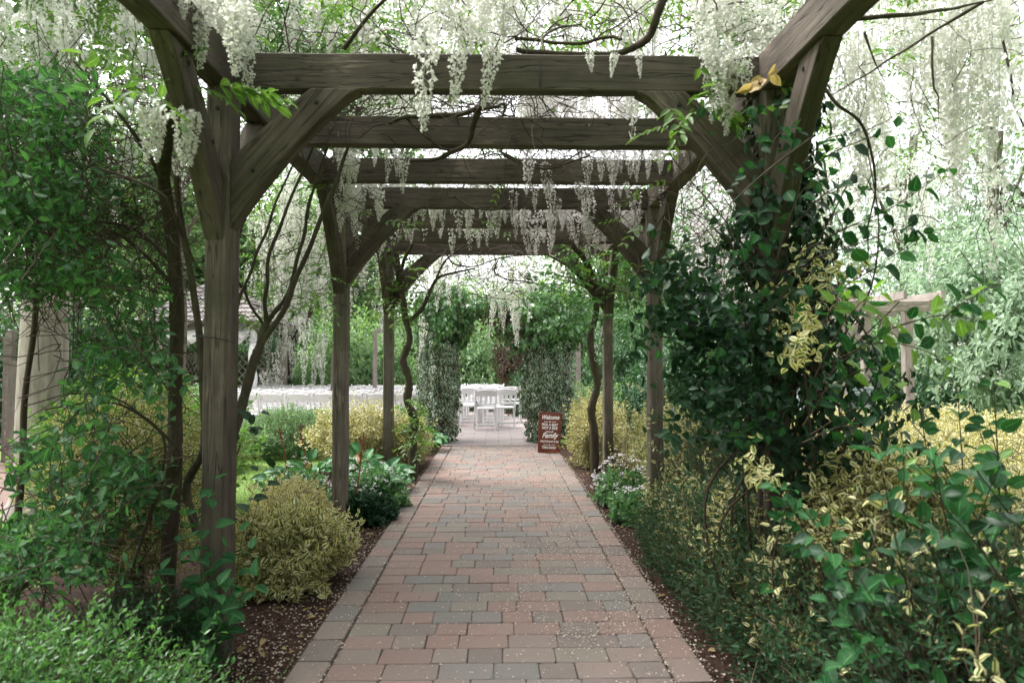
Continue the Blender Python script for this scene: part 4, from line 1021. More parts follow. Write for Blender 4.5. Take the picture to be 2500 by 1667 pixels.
# big-leaved sprays: stems with separate leaf parts
BIG = [leaf_obj_mesh('leaf', .1, .066, .25 + .25 * i, 'big_leaf', 80 + i, 5, 2) for i in range(3)]
BIGL = [leaf_obj_mesh('leaf', .1, .062, .25 + .3 * i, 'big_leaf_lime', 90 + i, 5, 2) for i in range(2)]
DKL = [leaf_obj_mesh('leaf', .1, .066, .3 + .25 * i, 'dark_leaf', 95 + i, 5, 2) for i in range(2)]
def spray_plant(name, label, cat, base, stems, leaves, meshes, Ls, stem_mat='twig', r0=.005, group=None, droop=0.0, face=(0, -.5, .8), rosette=False):
    """stems: list of polylines (world points); leaves: number per stem"""
    b = np.array(base, float); root = empty(name, b); tag(root, label, cat, group); tb = Tubes()
    for k_, st in enumerate(stems):
        C = spline(np.array(st, float) - b, 26); tb.add(C[None], np.linspace(r0, r0 * .3, len(C))[None], 5)
        nl = leaves[k_] if isinstance(leaves, (list, tuple)) else leaves
        for i in range(nl):
            t = (.25 + .75 * (i + rng.uniform(0, .6)) / nl) if not rosette else (1 - .25 * (i % 2) * rng.uniform(.3, 1) if i > nl // 2 else rng.uniform(.45, .9))
            x = min(t, .999) * (len(C) - 1); j = min(int(x), len(C) - 2); p = C[j] + (C[j + 1] - C[j]) * (x - j); d = unit(C[j + 1] - C[j])
            a = i * 2.4 + rng.uniform(0, .8); A = unit(np.cross(d, [.2, .1, 1])); B = np.cross(d, A); rd = A * math.cos(a) + B * math.sin(a)
            D = d * .45 + rd * .9 + np.array([0, 0, -droop]); N = np.array(face) + rng.normal(size=3) * .45 + d * .3
            s = rng.uniform(*Ls) * (.6 + .4 * min(1, (1.15 - t) * 2)) / .1
            put('leaf', random.choice(meshes), root, None, leaf_matrix(p + D * .012, D, N) @ Matrix.Scale(float(s), 4))
    o = put('stems', tb.mesh('stems'), root, M[stem_mat]); o['kind'] = 'stuff'; return root
# young growth at the foot of the front-left post
base = at(505, 1500, 3.1); base[2] = 0
tips = [(455, 1225, 3.0), (520, 1150, 3.05), (600, 1270, 3.0), (625, 1330, 2.9), (640, 1395, 2.85), (560, 1330, 2.9), (530, 1420, 2.8), (450, 1300, 2.9), (590, 1440, 2.8), (380, 1370, 2.85), (480, 1190, 3.05)]
spray_plant('climber_seedling', 'broad round leaves climbing the foot of the front-left post', 'climbing plant', base,
            [[base, (base + at(*t)) / 2 + rng.normal(size=3) * .04, at(*t)] for t in tips], 8, BIG, (.06, .10), 'twig_green', .003)
# dark silhouetted sprigs between the left trunks
base = at(560, 1250, 3.5)
spray_plant('climber_sprig', 'dark leafy sprig crossing the white chairs right of the front-left post', 'climbing plant', at(575, 1120, 3.45),
            [[at(575, 1120, 3.45), at(600, 1060, 3.4), at(640, 990, 3.4)], [at(575, 1120, 3.45), at(600, 1050, 3.4), at(635, 1040, 3.35)], [at(575, 1120, 3.45), at(555, 1040, 3.4), at(548, 1010, 3.4)]], [4, 4, 3], DKL, (.05, .085), 'twig', .002)
spray_plant('climber_sprig', 'bare leaning sprig with two dark leaves above the lawn', 'climbing plant', at(600, 1330, 3.6),
            [[at(600, 1330, 3.6), at(640, 1200, 3.6), at(690, 1120, 3.6)], [at(600, 1330, 3.6), at(610, 1230, 3.6), at(640, 1130, 3.6)]], [3, 3], DKL, (.06, .09), 'twig', .002)
# broad-leaved shrub, near right
def gen_shrub(name, label, box, Y0, Y1, nst, nl, meshes, Ls, basept, group='broad-leaved shrubs at the right', **kw):
    st = []
    for i in range(nst):
        px, py = rng.uniform(box[0], box[2]), rng.uniform(box[1], box[3]); Y = rng.uniform(Y0, Y1); tip = at(px, py, Y)
        b = np.array(basept) + rng.normal(size=3) * [.25, .2, 0]; b[2] = 0; mid_ = b * .4 + tip * .6 + rng.normal(size=3) * .05; st.append([b, mid_, tip])
    return spray_plant(name, label, 'shrub', basept, st, nl, meshes, Ls, 'twig', .005, group, rosette=True, **kw)
gen_shrub('broad_leaf_shrub', 'upright broad-leaved shrub at the lower right, leaves in rosettes', (1960, 1080, 2480, 1380), 1.9, 2.5, 15, 10, BIG + DKL, (.055, .098), (1.75, 2.4, 0))
gen_shrub('broad_leaf_shrub', 'tall broad-leaved shoots at the right edge, above the dry stems', (2180, 930, 2500, 1150), 2.2, 2.8, 12, 10, BIG + BIG + BIGL, (.05, .085), (2.35, 2.9, 0))
gen_shrub('broad_leaf_shrub', 'shaded broad-leaved shoots under the tall ones, bottom right', (2000, 1380, 2500, 1660), 1.7, 2.2, 10, 7, BIG + DKL, (.05, .08), (1.6, 2.2, 0))
gen_shrub('broad_leaf_shrub', 'young broad-leaved shoot low by the path in the dark shrub', (1830, 1180, 1950, 1330), 2.4, 2.7, 4, 9, BIG, (.045, .075), (1.35, 2.8, 0))
# ------------------------------------------------------------------ wisteria
def raceme_mesh(L, n, seed, petals=2, fat=1.0, stem=True):
    r = np.random.default_rng(seed); t = np.sort(r.uniform(0, 1, n)) ; z = -t * L
    rad = fat * .048 * (1 - .85 * t ** 1.3) * (.55 + .45 * np.minimum(1, t * 9 + .3)) * (L / .3) ** .4
    a = np.arange(n) * 2.4 + r.uniform(-.4, .4, n)
    o = np.column_stack([np.cos(a), np.sin(a), np.zeros(n)]) * rad[:, None]
    P = np.column_stack([np.zeros(n), np.zeros(n), z]) + o * (.7 + .4 * r.uniform(size=n))[:, None]
    lf = Leafage(); size = .030 * (1 - .6 * t) * (.8 + .4 * r.uniform(size=n)) * fat ** .5
    for k in range(petals):
        D = o + r.normal(size=(n, 3)) * .03 + np.array([0, 0, (-.02, .035, -.05)[k]]); N = r.normal(size=(n, 3)) + np.array([0, 0, 1.0])
        lf.add(P, D, N, size * (1.0, .8, .7)[k], size * (.8, .7, .6)[k], PETAL, 2.0)
    if stem:                                     # central stalk with a short pedicel to every floret
        K = 24; zz = np.linspace(.03, -L, K); C = np.column_stack([.003 * np.sin(zz * 30), .003 * np.cos(zz * 26), zz])
        V, F = tube_arrays(C[None], np.linspace(.0022, .0008, K)[None], 3)
        tri = np.vstack([F[:, [0, 1, 2]], F[:, [0, 2, 3]]]) + lf.n
        j = np.clip(((.03 - z) / (L + .03) * (K - 1)).astype(int) - 1, 0, K - 2); base = np.arange(petals * n) * 4
        jj = np.tile(j, petals); ped = np.column_stack([base, lf.n + jj * 3, lf.n + jj * 3 + 1])
        lf.V.append(V); lf.F.append(np.vstack([tri, ped])); lf.U.append(np.full((len(V), 2), .5)); lf.n += len(V)
    return lf
global_rng = rng
def rac_set(mat, seed0):
    out = []
    for i in range(6):
        lf = raceme_mesh(.20 + .045 * i, 62 + 8 * i, seed0 + i, 2); m = lf.mesh('flower_raceme'); m.materials.append(M[mat]); out.append(m)
    return out
RAC = rac_set('blossom', 100); RACP = rac_set('blossom_shade', 120)
HERO = []
for i in range(3):
    lf = raceme_mesh(.25 + .03 * i, 90, 150 + i, 3, .95); m = lf.mesh('flower_raceme'); m.materials.append(M['blossom']); HERO.append(m)
RARR = [raceme_mesh(.28, 44, 200 + i, 1, 1.05, False) for i in range(5)]
RARR = [(np.concatenate(l.V), np.concatenate(l.F), np.concatenate(l.U)) for l in RARR]

def compound(lf, P, D, L=.24, nl=9, leaf=.06, Wd=.024, T=T2):
    n = len(P); D = unit(D); ref = np.tile([0, 0, 1.], (n, 1)); S = unit(np.cross(D, ref + rng.normal(size=(n, 3)) * .3)); N = np.cross(S, D)
    sc = rng.uniform(.7, 1.25, n)[:, None]
    for k in range(nl):
        t = (k // 2 + 1) / (nl // 2 + 1) if k < nl - 1 else 1.0; s = 1 if k % 2 else -1
        p = P + D * L * t * sc + np.array([0, 0, -1.0]) * (L * .35 * t * t) * sc
        d = D * .5 + S * s * .8 + [0, 0, -.35] if k < nl - 1 else D + [0, 0, -.6]
        lf.add(p, d + rng.normal(size=(n, 3)) * .12, N + rng.normal(size=(n, 3)) * .25, leaf * sc[:, 0], Wd * sc[:, 0], T)

class Wisteria:
    def __init__(s, name, label, base, group='wisterias trained over the pergola', bl='blossom'):
        s.base = np.array(base, float); s.root = empty(name, s.base); tag(s.root, label, 'wisteria', group)
        s.n = 0; s.zs = 1.0; s.fix = 0; s.V, s.F, s.U, s.k = [], [], [], 0; s.tw = Tubes(); s.lf = Leafage(); s.lfd = Leafage(); s.set = RAC if bl == 'blossom' else RACP; s.bl = 'blossom' if bl == 'blossom' else 'blossom_shade'
    def trunk(s, pts, r0, r1, name='branch', n=50, knob=.12, wob=.0, sides=8, mat='bark'):
        t = Tubes(); t.add(*vine(np.array(pts, float) - s.base, r0, r1, n, knob, wob, sides)); return put(name, t.mesh(name), s.root, M[mat])
    def racemes(s, P, scale=1.0, meshes=None, lim=300):
        P = np.asarray(P); 
        for p in P:
            sc = float(scale * (s.fix or rng.uniform(.55, 1.3)))
            Mx = Matrix.Translation(Vector((p - s.base).tolist())) @ Matrix.Rotation(rng.uniform(0, 6.28), 4, 'Z') @ Matrix.Rotation(rng.normal() * .10, 4, 'X')
            if s.n < lim:
                put('flower_raceme', random.choice(meshes or s.set), s.root, None, Mx @ Matrix.Diagonal((sc, sc, sc * s.zs * rng.uniform(.8, 1.25), 1))); s.n += 1
            else:
                V, F, U = random.choice(RARR); R3 = np.array((Mx @ Matrix.Diagonal((sc, sc, sc * s.zs * rng.uniform(.8, 1.35), 1))))
                s.V.append(V @ R3[:3, :3].T + R3[:3, 3]); s.F.append(F + s.k); s.U.append(U); s.k += len(V)
    def streams(s, n, per, x0, y0, x1, y1, Ya, Yb, scale, spread=.10, drop=.55, top=None):
        """hanging ropes of racemes: n ropes, each with `per` racemes one below the other"""
        out = []
        for c in view(n, x0, y0, x1, y1, Ya, Yb):
            k = max(1, int(rng.normal(per, per * .35))); z = 0.0
            for i in range(k):
                out.append(c + [rng.normal() * spread * 2.2, rng.normal() * spread * 2.2, -z]); z += drop * rng.uniform(.15, .9)
        s.racemes(clear(np.array(out)), scale)
    def twigs(s, P, D, L, k=9, wander=.3, grav=-.03, r=.004):
        C = walks(P - s.base, D, L, k, wander, grav); s.tw.add(C, np.linspace(1, .35, k)[None] * np.broadcast_to(r, len(C))[:, None]); return C + s.base
    def leaves(s, P, D=None, dark=False, **kw):
        if D is None: D = rdir(len(P)) * [1, 1, .4] + [0, 0, .1]
        compound(s.lfd if dark else s.lf, P - s.base, D, **kw)
    def finish(s):
        if s.V: o = put('flower_raceme', npmesh('flower_racemes', np.concatenate(s.V), np.concatenate(s.F), np.concatenate(s.U)), s.root, M[s.bl]); o['kind'] = 'stuff'
        if s.tw.V: o = put('twigs', s.tw.mesh('twigs', False), s.root, M['twig']); o['kind'] = 'stuff'
        if s.lf.V: o = put('foliage', s.lf.mesh('foliage'), s.root, M['wist_leaf']); o['kind'] = 'stuff'
        if s.lfd.V: o = put('foliage', s.lfd.mesh('foliage'), s.root, M['wist_leaf_dark']); o['kind'] = 'stuff'

def box(n, lo, hi): return rng.uniform(lo, hi, (n, 3))
def view(n, x0, y0, x1, y1, Y0, Y1): return np.array([at(rng.uniform(x0, x1), rng.uniform(y0, y1), rng.uniform(Y0, Y1)) for _ in range(n)])
def clear(P, m=.05):
    """drop points inside the timber of the pergola"""
    d = np.abs(((P[:, 1] - .78) / .84 + .5) % 1 - .5) * .84
    bad = (np.abs(P[:, 0]) < 1.4) & (P[:, 2] > ZB - .03) & (P[:, 2] < ZT + .03) & (d < m)
    return P[~bad]
def up_to(P, A, n): return P[:n]

# A: trunk left of the front-left post; near racemes and the upper left curtain
b = at(412, 1300, 3.75); b[2] = -.03
A = Wisteria('wisteria', 'wisteria whose straight trunk stands left of the front-left post', b)
A.trunk([b, at(420, 1200, 3.75), at(428, 1000, 3.75), at(432, 800, 3.7), at(418, 560, 3.65), at(400, 430, 3.55), at(410, 300, 3.3), at(430, 190, 3.1), at(420, 60, 2.9)], .044, .026, 'trunk', 70, .10, .006)
A.trunk([at(480, 1300, 3.45), at(458, 1180, 3.5), at(500, 1080, 3.35), at(492, 900, 3.4), at(475, 720, 3.45), at(445, 560, 3.5), at(430, 430, 3.5)], .022, .014, 'stem', 50, .10, .004)
A.trunk([at(420, 640, 3.7), at(330, 560, 3.8), at(200, 540, 4.0), at(60, 560, 4.2)], .014, .007, 'branch')
A.trunk([at(425, 700, 3.7), at(340, 610, 3.6), at(250, 560, 3.5), at(130, 600, 3.5)], .012, .005, 'branch')
A.trunk([at(470, 640, 3.45), at(440, 560, 3.4), at(400, 480, 3.3), at(300, 430, 3.3), at(190, 400, 3.4)], .012, .005, 'branch')
A.trunk([at(395, 430, 3.55), at(330, 330, 3.4), at(260, 240, 3.3), at(180, 150, 3.2)], .012, .005, 'branch')
A.trunk([at(410, 1200, 3.75), at(440, 1120, 3.7), at(400, 1060, 3.65), at(300, 990, 3.6), at(200, 985, 3.55), at(110, 1000, 3.5)], .010, .004, 'branch')
P = view(230, 200, 170, 470, 720, 3.3, 4.2); A.twigs(P, rdir(230) * [1, .6, .8], rng.uniform(.3, .75, 230), 10, .33, 0, .0032)
P = view(120, 60, 300, 420, 900, 3.2, 4.4); A.twigs(P, rdir(120) * [1, .6, .8], rng.uniform(.3, .8, 120), 10, .33, -.02, .0035)
A.fix = 1.0; A.racemes([at(358, 268, 2.84)], .84, [HERO[1]]); A.racemes([at(388, 262, 2.88)], .78, [HERO[0]]); A.racemes([at(448, 272, 2.80)], .88, [HERO[2]]); A.racemes([at(470, 280, 2.84)], .80, [HERO[1]]); A.fix = 0
A.racemes(view(11, 400, -60, 585, 25, 2.6, 3.1), .85, HERO)
A.racemes(view(45, 420, -160, 600, 60, 3.1, 4.4), .95)
A.zs = 1.35; A.streams(22, 4, -40, -140, 380, 120, 3.6, 6.0, 1.05, .06, .25)
A.streams(12, 3, 120, 120, 400, 380, 4.5, 6.5, .95, .06, .2)
A.leaves(view(5, 350, 205, 470, 225, 2.8, 2.95), T=T8, leaf=.075, Wd=.034, L=.26)
A.leaves(view(5, 460, 205, 560, 215, 2.85, 3.0), D=np.tile([1, .1, .15], (5, 1)) + rng.normal(size=(5, 3)) * .2, T=T8, leaf=.075, Wd=.034, L=.26)
A.leaves(view(110, -30, -60, 330, 200, 3.6, 6.0)); A.leaves(view(220, -50, 60, 420, 500, 4.5, 7.0))
A.finish()

# B: stems fanning up to the right of the front-left post; left half of the canopy
b = at(522, 1330, 3.75); b[2] = -.03; fork = at(648, 790, 4.1)
B = Wisteria('wisteria', 'wisteria forking into a fan of bare stems right of the front-left post', b)
B.trunk([b, at(535, 1200, 3.8), at(575, 1040, 3.9), at(615, 900, 4.0), at(638, 830, 4.05), fork], 0.0340, 0.0237, 'trunk', 50, .08, .004)
B.trunk([at(625, 860, 4.02), at(690, 760, 4.1), at(740, 640, 4.15), at(810, 470, 4.2), at(850, 360, 4.3)], 0.0192, 0.0104, 'stem', 40, .08, .004)
B.trunk([fork, at(650, 700, 4.1), at(665, 600, 4.12), at(730, 440, 4.2), at(790, 300, 4.3)], 0.0133, 0.0074, 'stem', 40, .08, .004)
B.trunk([fork, at(700, 720, 4.15), at(735, 600, 4.2), at(760, 480, 4.2), at(800, 360, 4.25)], 0.0148, 0.0081, 'stem', 40, .08, .004)
B.trunk([at(645, 800, 4.1), at(600, 720, 4.05), at(575, 660, 4.0), at(590, 560, 4.0), at(640, 430, 4.05)], 0.0089, 0.0059, 'stem', 36, .08, .004)
B.trunk([at(570, 780, 3.9), at(600, 690, 3.95), at(640, 590, 4.0), at(680, 480, 4.05), at(730, 370, 4.1)], 0.0104, 0.0059, 'stem', 36, .08, .004)
B.trunk([at(522, 1230, 3.8), at(545, 1100, 3.9), at(560, 960, 3.95)], 0.0074, 0.0044, 'stem', 20)
# gnarled limbs over the beams
B.trunk([at(1187, 215, 3.75), at(1180, 245, 3.8), at(1167, 264, 3.85), at(1137, 276, 3.9), at(1060, 283, 3.95), at(991, 287, 4.0), at(950, 300, 4.05)], .020, .012, 'limb', 40, .12, .006)
B.trunk([at(1170, 258, 3.85), at(1155, 318, 3.95), at(1140, 350, 4.02), at(1106, 372, 4.08), at(1060, 388, 4.3), at(1000, 392, 4.6), at(965, 385, 4.75), at(955, 360, 4.8)], .018, .010, 'limb', 46, .12, .006)
B.trunk([at(990, 288, 4.0), at(1030, 325, 4.05), at(1075, 360, 4.08), at(1115, 372, 4.08)], .010, .007, 'limb', 30, .1, .004)
B.trunk([at(1175, 268, 3.85), at(1215, 260, 3.9), at(1232, 255, 3.95), at(1228, 285, 3.95)], .011, .007, 'limb', 26, .1, .004)
B.trunk([at(840, 120, 3.6), at(900, 40, 3.5), at(960, -20, 3.4)], .012, .008, 'limb')
P = clear(view(170, 560, 300, 900, 760, 3.9, 4.8)); B.twigs(P, rdir(len(P)) * [1, .6, 1], rng.uniform(.25, .6, len(P)), 9, .3, 0, .0026)
P = clear(view(330, 560, 60, 1350, 340, 3.6, 6.5)); B.twigs(P, rdir(len(P)) * [1, 1, .5], rng.uniform(.3, .9, len(P)), 10, .33, 0, .0038)
P = clear(box(260, (-1.5, 3.4, 2.86), (.6, 8, 3.3))); B.twigs(P, rdir(len(P)) * [1, 1, .3], rng.uniform(.4, 1.1, len(P)), 11, .32, -.02, .005)
for x, y0_, Yd, s in [(1036, 92, 3.08, .95), (1205, 105, 3.08, 1.1), (1130, 40, 3.12, 1.1), (1060, 60, 3.2, .9)]: B.racemes([at(x, y0_, Yd)], s, HERO)
B.racemes(clear(view(6, 1000, -80, 1260, 20, 3.0, 3.5)), .95, HERO)
B.racemes(clear(view(75, 600, -80, 1300, 60, 3.7, 5.4)), 1.05)
B.racemes(clear(view(70, 900, 120, 1350, 230, 5.2, 7.5)), 1.0)
B.racemes(clear(view(34, 820, 385, 930, 480, 5.1, 6.2)), .85); B.racemes(clear(view(16, 820, 350, 1010, 390, 4.5, 4.9)), .6)
B.racemes(clear(view(60, 930, 440, 1250, 500, 5.9, 6.6)), .85); B.racemes(clear(view(50, 900, 500, 1250, 545, 6.8, 7.8)), .85)
B.racemes(clear(view(150, 560, -100, 1300, 100, 5.5, 8.5)), 1.2)
B.racemes(clear(view(90, 700, 200, 1300, 330, 6, 9)), 1.1)
B.leaves(clear(view(150, 560, -60, 1200, 125, 3.6, 6.5))); B.leaves(clear(view(90, 560, 0, 950, 120, 4, 6)), dark=True)
B.leaves(clear(view(60, 700, 330, 1250, 560, 5, 8))); B.leaves(view(40, 560, 640, 860, 780, 4.5, 6.5))
B.finish()

# C: twisted trunk beside the third left post
b = at(1010, 1105, 8.0); b[2] = -.03
Cw = Wisteria('wisteria', 'wisteria with a twisted knobbly trunk beside the third left post', b)
Cw.trunk([b, at(1008, 1060, 8.0), at(1012, 1020, 8.0), at(995, 980, 8.0), at(998, 930, 8.0), at(985, 880, 8.0), at(1000, 830, 8.0), at(990, 780, 8.05), at(985, 730, 8.1), at(975, 680, 8.1), at(968, 620, 8.1)], .050, .032, 'trunk', 80, .2, .005)
Cw.trunk([at(1000, 782, 8.05), at(1030, 755, 8.05), at(1050, 710, 8.0), at(1068, 680, 7.95), at(1100, 668, 7.9), at(1160, 655, 7.8)], .028, .010, 'limb')
Cw.trunk([at(985, 740, 8.1), at(975, 690, 8.1), at(960, 640, 8.1), at(925, 620, 8.0), at(900, 600, 7.9)], .03, .014, 'limb')
Cw.trunk([at(975, 700, 8.1), at(985, 640, 8.0), at(1005, 600, 7.9), at(1015, 570, 7.8)], .024, .012, 'limb')
Cw.trunk([at(1065, 680, 7.95), at(1085, 640, 7.9), at(1120, 610, 7.7), at(1180, 570, 7.5)], .014, .008, 'limb')
Cw.trunk([at(1090, 620, 7.6), at(1110, 645, 7.7), at(1160, 650, 7.8), at(1220, 630, 7.6), at(1290, 622, 7.4)], .010, .006, 'limb')
Cw.trunk([at(1215, 635, 8.4), at(1208, 665, 8.4), at(1240, 682, 8.5), at(1300, 690, 8.6), at(1370, 715, 8.6), at(1420, 760, 8.5)], .010, .006, 'limb')
P = clear(view(200, 880, 560, 1300, 720, 7.2, 9.0)); Cw.twigs(P, rdir(len(P)) * [1, 1, .5], rng.uniform(.3, .9, len(P)), 10, .3, -.03, .0055)
Cw.zs = 1.4; Cw.streams(9, 3, 1090, 600, 1400, 650, 9.3, 10.8, 1.0, .05, .25); Cw.streams(8, 4, 1215, 610, 1310, 690, 9.6, 10.9, 1.05, .06, .25)
Cw.racemes([at(1040, 790, 9.5), at(1030, 775, 9.6)], 1.0); Cw.racemes(view(14, 1030, 600, 1110, 660, 9.6, 10.6), 1.0)
Cw.racemes(clear(box(22, (-1.2, 8.7, 2.9), (1.2, 11, 3.8))), 1.2)
Cw.leaves(view(40, 930, 640, 1010, 800, 7.9, 8.3), leaf=.07, Wd=.03); Cw.leaves(view(70, 1080, 620, 1430, 720, 9, 10.5)); Cw.leaves(box(130, (-1.6, 8.6, 2.9), (1.6, 11, 4.0)))
Cw.leaves(view(34, 985, 980, 1035, 1090, 7.8, 8.1), leaf=.07, Wd=.032)
Cw.finish()

# D: dark trunk beside the third right post
b = at(1452, 1115, 8.1); b[2] = -.03
Dw = Wisteria('wisteria', 'wisteria with a dark wavy trunk close to the third right post', b, bl='shade')
Dw.trunk([b, at(1450, 1060, 8.1), at(1445, 1000, 8.1), at(1458, 940, 8.1), at(1448, 880, 8.1), at(1442, 820, 8.1), at(1455, 760, 8.1), at(1450, 700, 8.05), at(1430, 640, 7.9), at(1400, 600, 7.7)], .055, .035, 'trunk', 70, .14, .004)
Dw.trunk([at(1450, 740, 8.1), at(1480, 680, 8.1), at(1500, 620, 8.0)], .03, .015, 'limb'); Dw.trunk([at(1448, 720, 8.1), at(1410, 670, 8.0), at(1370, 640, 7.9), at(1330, 620, 7.7)], .022, .01, 'limb')
Dw.trunk([at(1230, 380, 4.9), at(1290, 405, 4.8), at(1340, 412, 4.75), at(1385, 398, 4.7), at(1440, 380, 4.6)], .010, .006, 'limb'); Dw.trunk([at(1220, 370, 4.9), at(1280, 395, 4.78), at(1350, 405, 4.7), at(1420, 370, 4.6)], .009, .005, 'limb')
Dw.trunk([at(1110, 480, 5.6), at(1150, 505, 5.55), at(1210, 512, 5.5), at(1245, 490, 5.5), at(1245, 470, 5.5)], .009, .006, 'limb')
Dw.trunk([at(1520, 560, 5.6), at(1560, 640, 5.5), at(1545, 700, 5.4), at(1600, 560, 5.4), at(1640, 500, 5.2)], .009, .004, 'limb')
P = clear(view(330, 1380, 280, 1900, 720, 4.6, 7.5)); Dw.twigs(P, rdir(len(P)) * [1, 1, .6] + [0, 0, -.2], rng.uniform(.3, .9, len(P)), 10, .3, -.04, .0042)
P = clear(box(200, (-.4, 3.4, 2.86), (1.5, 8, 3.3))); Dw.twigs(P, rdir(len(P)) * [1, 1, .3], rng.uniform(.4, 1.0, len(P)), 11, .32, -.02, .0045)
Dw.racemes(clear(view(22, 1480, 290, 1680, 390, 4.3, 5.0)), .62); Dw.racemes(clear(view(26, 1280, 370, 1560, 460, 4.6, 5.6)), .62)
Dw.racemes(clear(view(90, 1250, 450, 1560, 540, 5.6, 7.6)), .8); Dw.racemes(clear(view(150, 1280, 130, 1700, 300, 5, 7.5)), 1.0)
Dw.zs = 1.4; Dw.streams(30, 5, 1560, 280, 1880, 560, 7.5, 9.5, 1.15, .08, .35); Dw.racemes(clear(view(46, 1560, 200, 1780, 400, 5.0, 7.0)), .85)
Dw.racemes([at(1462, 795, 7.9)], 1.0)
Dw.leaves(view(150, 1300, 600, 1620, 800, 7.4, 8.3), dark=True, leaf=.075, Wd=.034); Dw.leaves(clear(view(50, 1500, 200, 1800, 640, 4.5, 6.5)))
Dw.leaves(view(60, 1380, 590, 1560, 720, 7.6, 8.4), leaf=.07, Wd=.03)
Dw.finish()

# E: rises inside the ivy of the front-right post; right half of the top and the right curtain
b = np.array([1.52, 3.75, -.03])
E = Wisteria('wisteria', 'wisteria hidden in the ivy post with long racemes filling the upper right', b)
E.trunk([b, (1.55, 3.7, .8), (1.48, 3.68, 1.6), (1.50, 3.6, 2.3), (1.52, 3.4, 2.8), (1.50, 3.2, 3.2), (1.2, 2.8, 3.6)], .055, .006, 'trunk', 50, .12, .01)
E.trunk([at(1640, -40, 3.3), at(1600, 50, 3.35), at(1575, 100, 3.4), at(1520, 128, 3.42), at(1450, 134, 3.4), at(1330, 131, 3.36), at(1260, 120, 3.35)], .024, .012, 'limb', 50, .12, .006)
E.trunk([at(1255, 95, 3.5), at(1310, 98, 3.5), at(1400, 108, 3.45), at(1480, 92, 3.45), at(1520, 95, 3.4)], .010, .008, 'limb', 40, .12, .004)
E.trunk([at(1330, 125, 3.4), at(1325, 95, 3.5), at(1360, 70, 3.6), at(1420, 60, 3.7)], .009, .005, 'limb')
E.trunk([at(1950, 60, 2.9), at(2170, 40, 2.75), at(2300, 26, 2.9), at(2400, 5, 3.0), at(2520, -20, 3.1)], .013, .0012, 'limb', 40, .1, .003)
E.trunk([at(2400, 5, 3.0), at(2260, 90, 3.05), at(2150, 160, 3.1), at(2060, 215, 3.15), at(1960, 270, 3.2)], .008, .0012, 'limb', 40, .1, .003)
E.trunk([at(1980, 170, 3.1), at(2040, 250, 3.0), at(2100, 300, 2.95), at(2130, 380, 2.95), at(2135, 470, 3.0), at(2120, 560, 3.0), at(2115, 640, 3.0), at(2085, 700, 3.0)], .009, .0012, 'limb', 50, .1, .003)
E.trunk([at(2275, 90, 3.3), at(2278, 200, 3.3), at(2292, 250, 3.3), at(2285, 330, 3.3)], .007, .0012, 'limb', 30, .1, .003)
E.trunk([at(2110, 80, 3.3), at(2135, 150, 3.3), at(2160, 200, 3.3)], .007, .0012, 'limb'); E.trunk([at(2440, 60, 3.3), at(2470, 200, 3.2), at(2475, 250, 3.2), at(2500, 310, 3.2)], .007, .004, 'limb')
E.trunk([at(1990, 330, 2.9), at(1870, 420, 2.85), at(1780, 500, 2.8), at(1700, 560, 2.8)], .006, .0012, 'limb', 30, .05, .0)
P = view(170, 1900, 0, 2520, 640, 3.3, 5.5); E.twigs(P, rdir(170) * [1, .8, .6] + [0, 0, -.3], rng.uniform(.3, .8, 170), 9, .3, -.05, .003)
P = view(130, 1300, 0, 1900, 130, 3.4, 5.5); P = clear(P); E.twigs(P, rdir(len(P)) * [1, .8, .6], rng.uniform(.3, .8, len(P)), 9, .3, -.02, .0035)
E.racemes(view(34, 1700, -80, 1880, 60, 3.3, 4.4), 1.1); E.racemes(clear(view(7, 1700, 60, 1860, 170, 3.05, 3.2)), .85, HERO); E.racemes([at(1780, 165, 3.15), at(1725, 110, 3.1)], .8, HERO)
E.racemes([at(1440, 130, 3.1), at(1500, 132, 3.1), at(1560, 128, 3.12)], .42, HERO)
E.zs = 1.5; E.streams(12, 4, 2040, -200, 2520, 60, 3.4, 5.2, 1.1, .05, .3); E.streams(5, 4, 2290, -80, 2440, 30, 3.2, 3.7, 1.15, .05, .3); E.streams(4, 4, 2000, -60, 2200, 60, 3.6, 4.2, 1.0, .05, .3)
E.streams(14, 4, 1960, -100, 2520, 260, 5.0, 8.0, 1.2, .08, .4); E.zs = 1.4; E.racemes(view(80, 1280, -110, 1960, 40, 3.8, 6.0), 1.05); E.zs = 1.8; E.racemes(view(26, 2050, 320, 2300, 540, 7.5, 10), 1.1)
E.leaves(view(150, 1280, -70, 1950, 120, 3.6, 6.0)); E.leaves(view(150, 1960, -50, 2520, 400, 3.6, 7.0)); E.leaves(clear(view(26, 1600, 100, 1900, 340, 3.0, 3.4)), T=T4, leaf=.065, Wd=.03)
E.leaves(box(1500, (-2.4, -.5, 2.95), (3.2, 2.3, 3.9))); E.leaves(box(200, (-1.6, 3.6, 3.3), (2.2, 8.5, 4.2)))  # dense near box: unseen overhead leaves added to shade the path
WM = [leaf_obj_mesh('withered_leaf', .12, .075, 1.0, 'withered', 99, 6, 4)]
for i in range(9): put('withered_leaf', WM[0], E.root, None, leaf_matrix(at(1832 + 9 * i - 6 * (i % 3), 222 - 7 * i + 6 * (i % 2), 2.98) - E.base, rdir(1)[0] + [0, 0, -.3], rdir(1)[0] + [0, -1, 0]) @ Matrix.Scale(.55, 4))
E.finish()

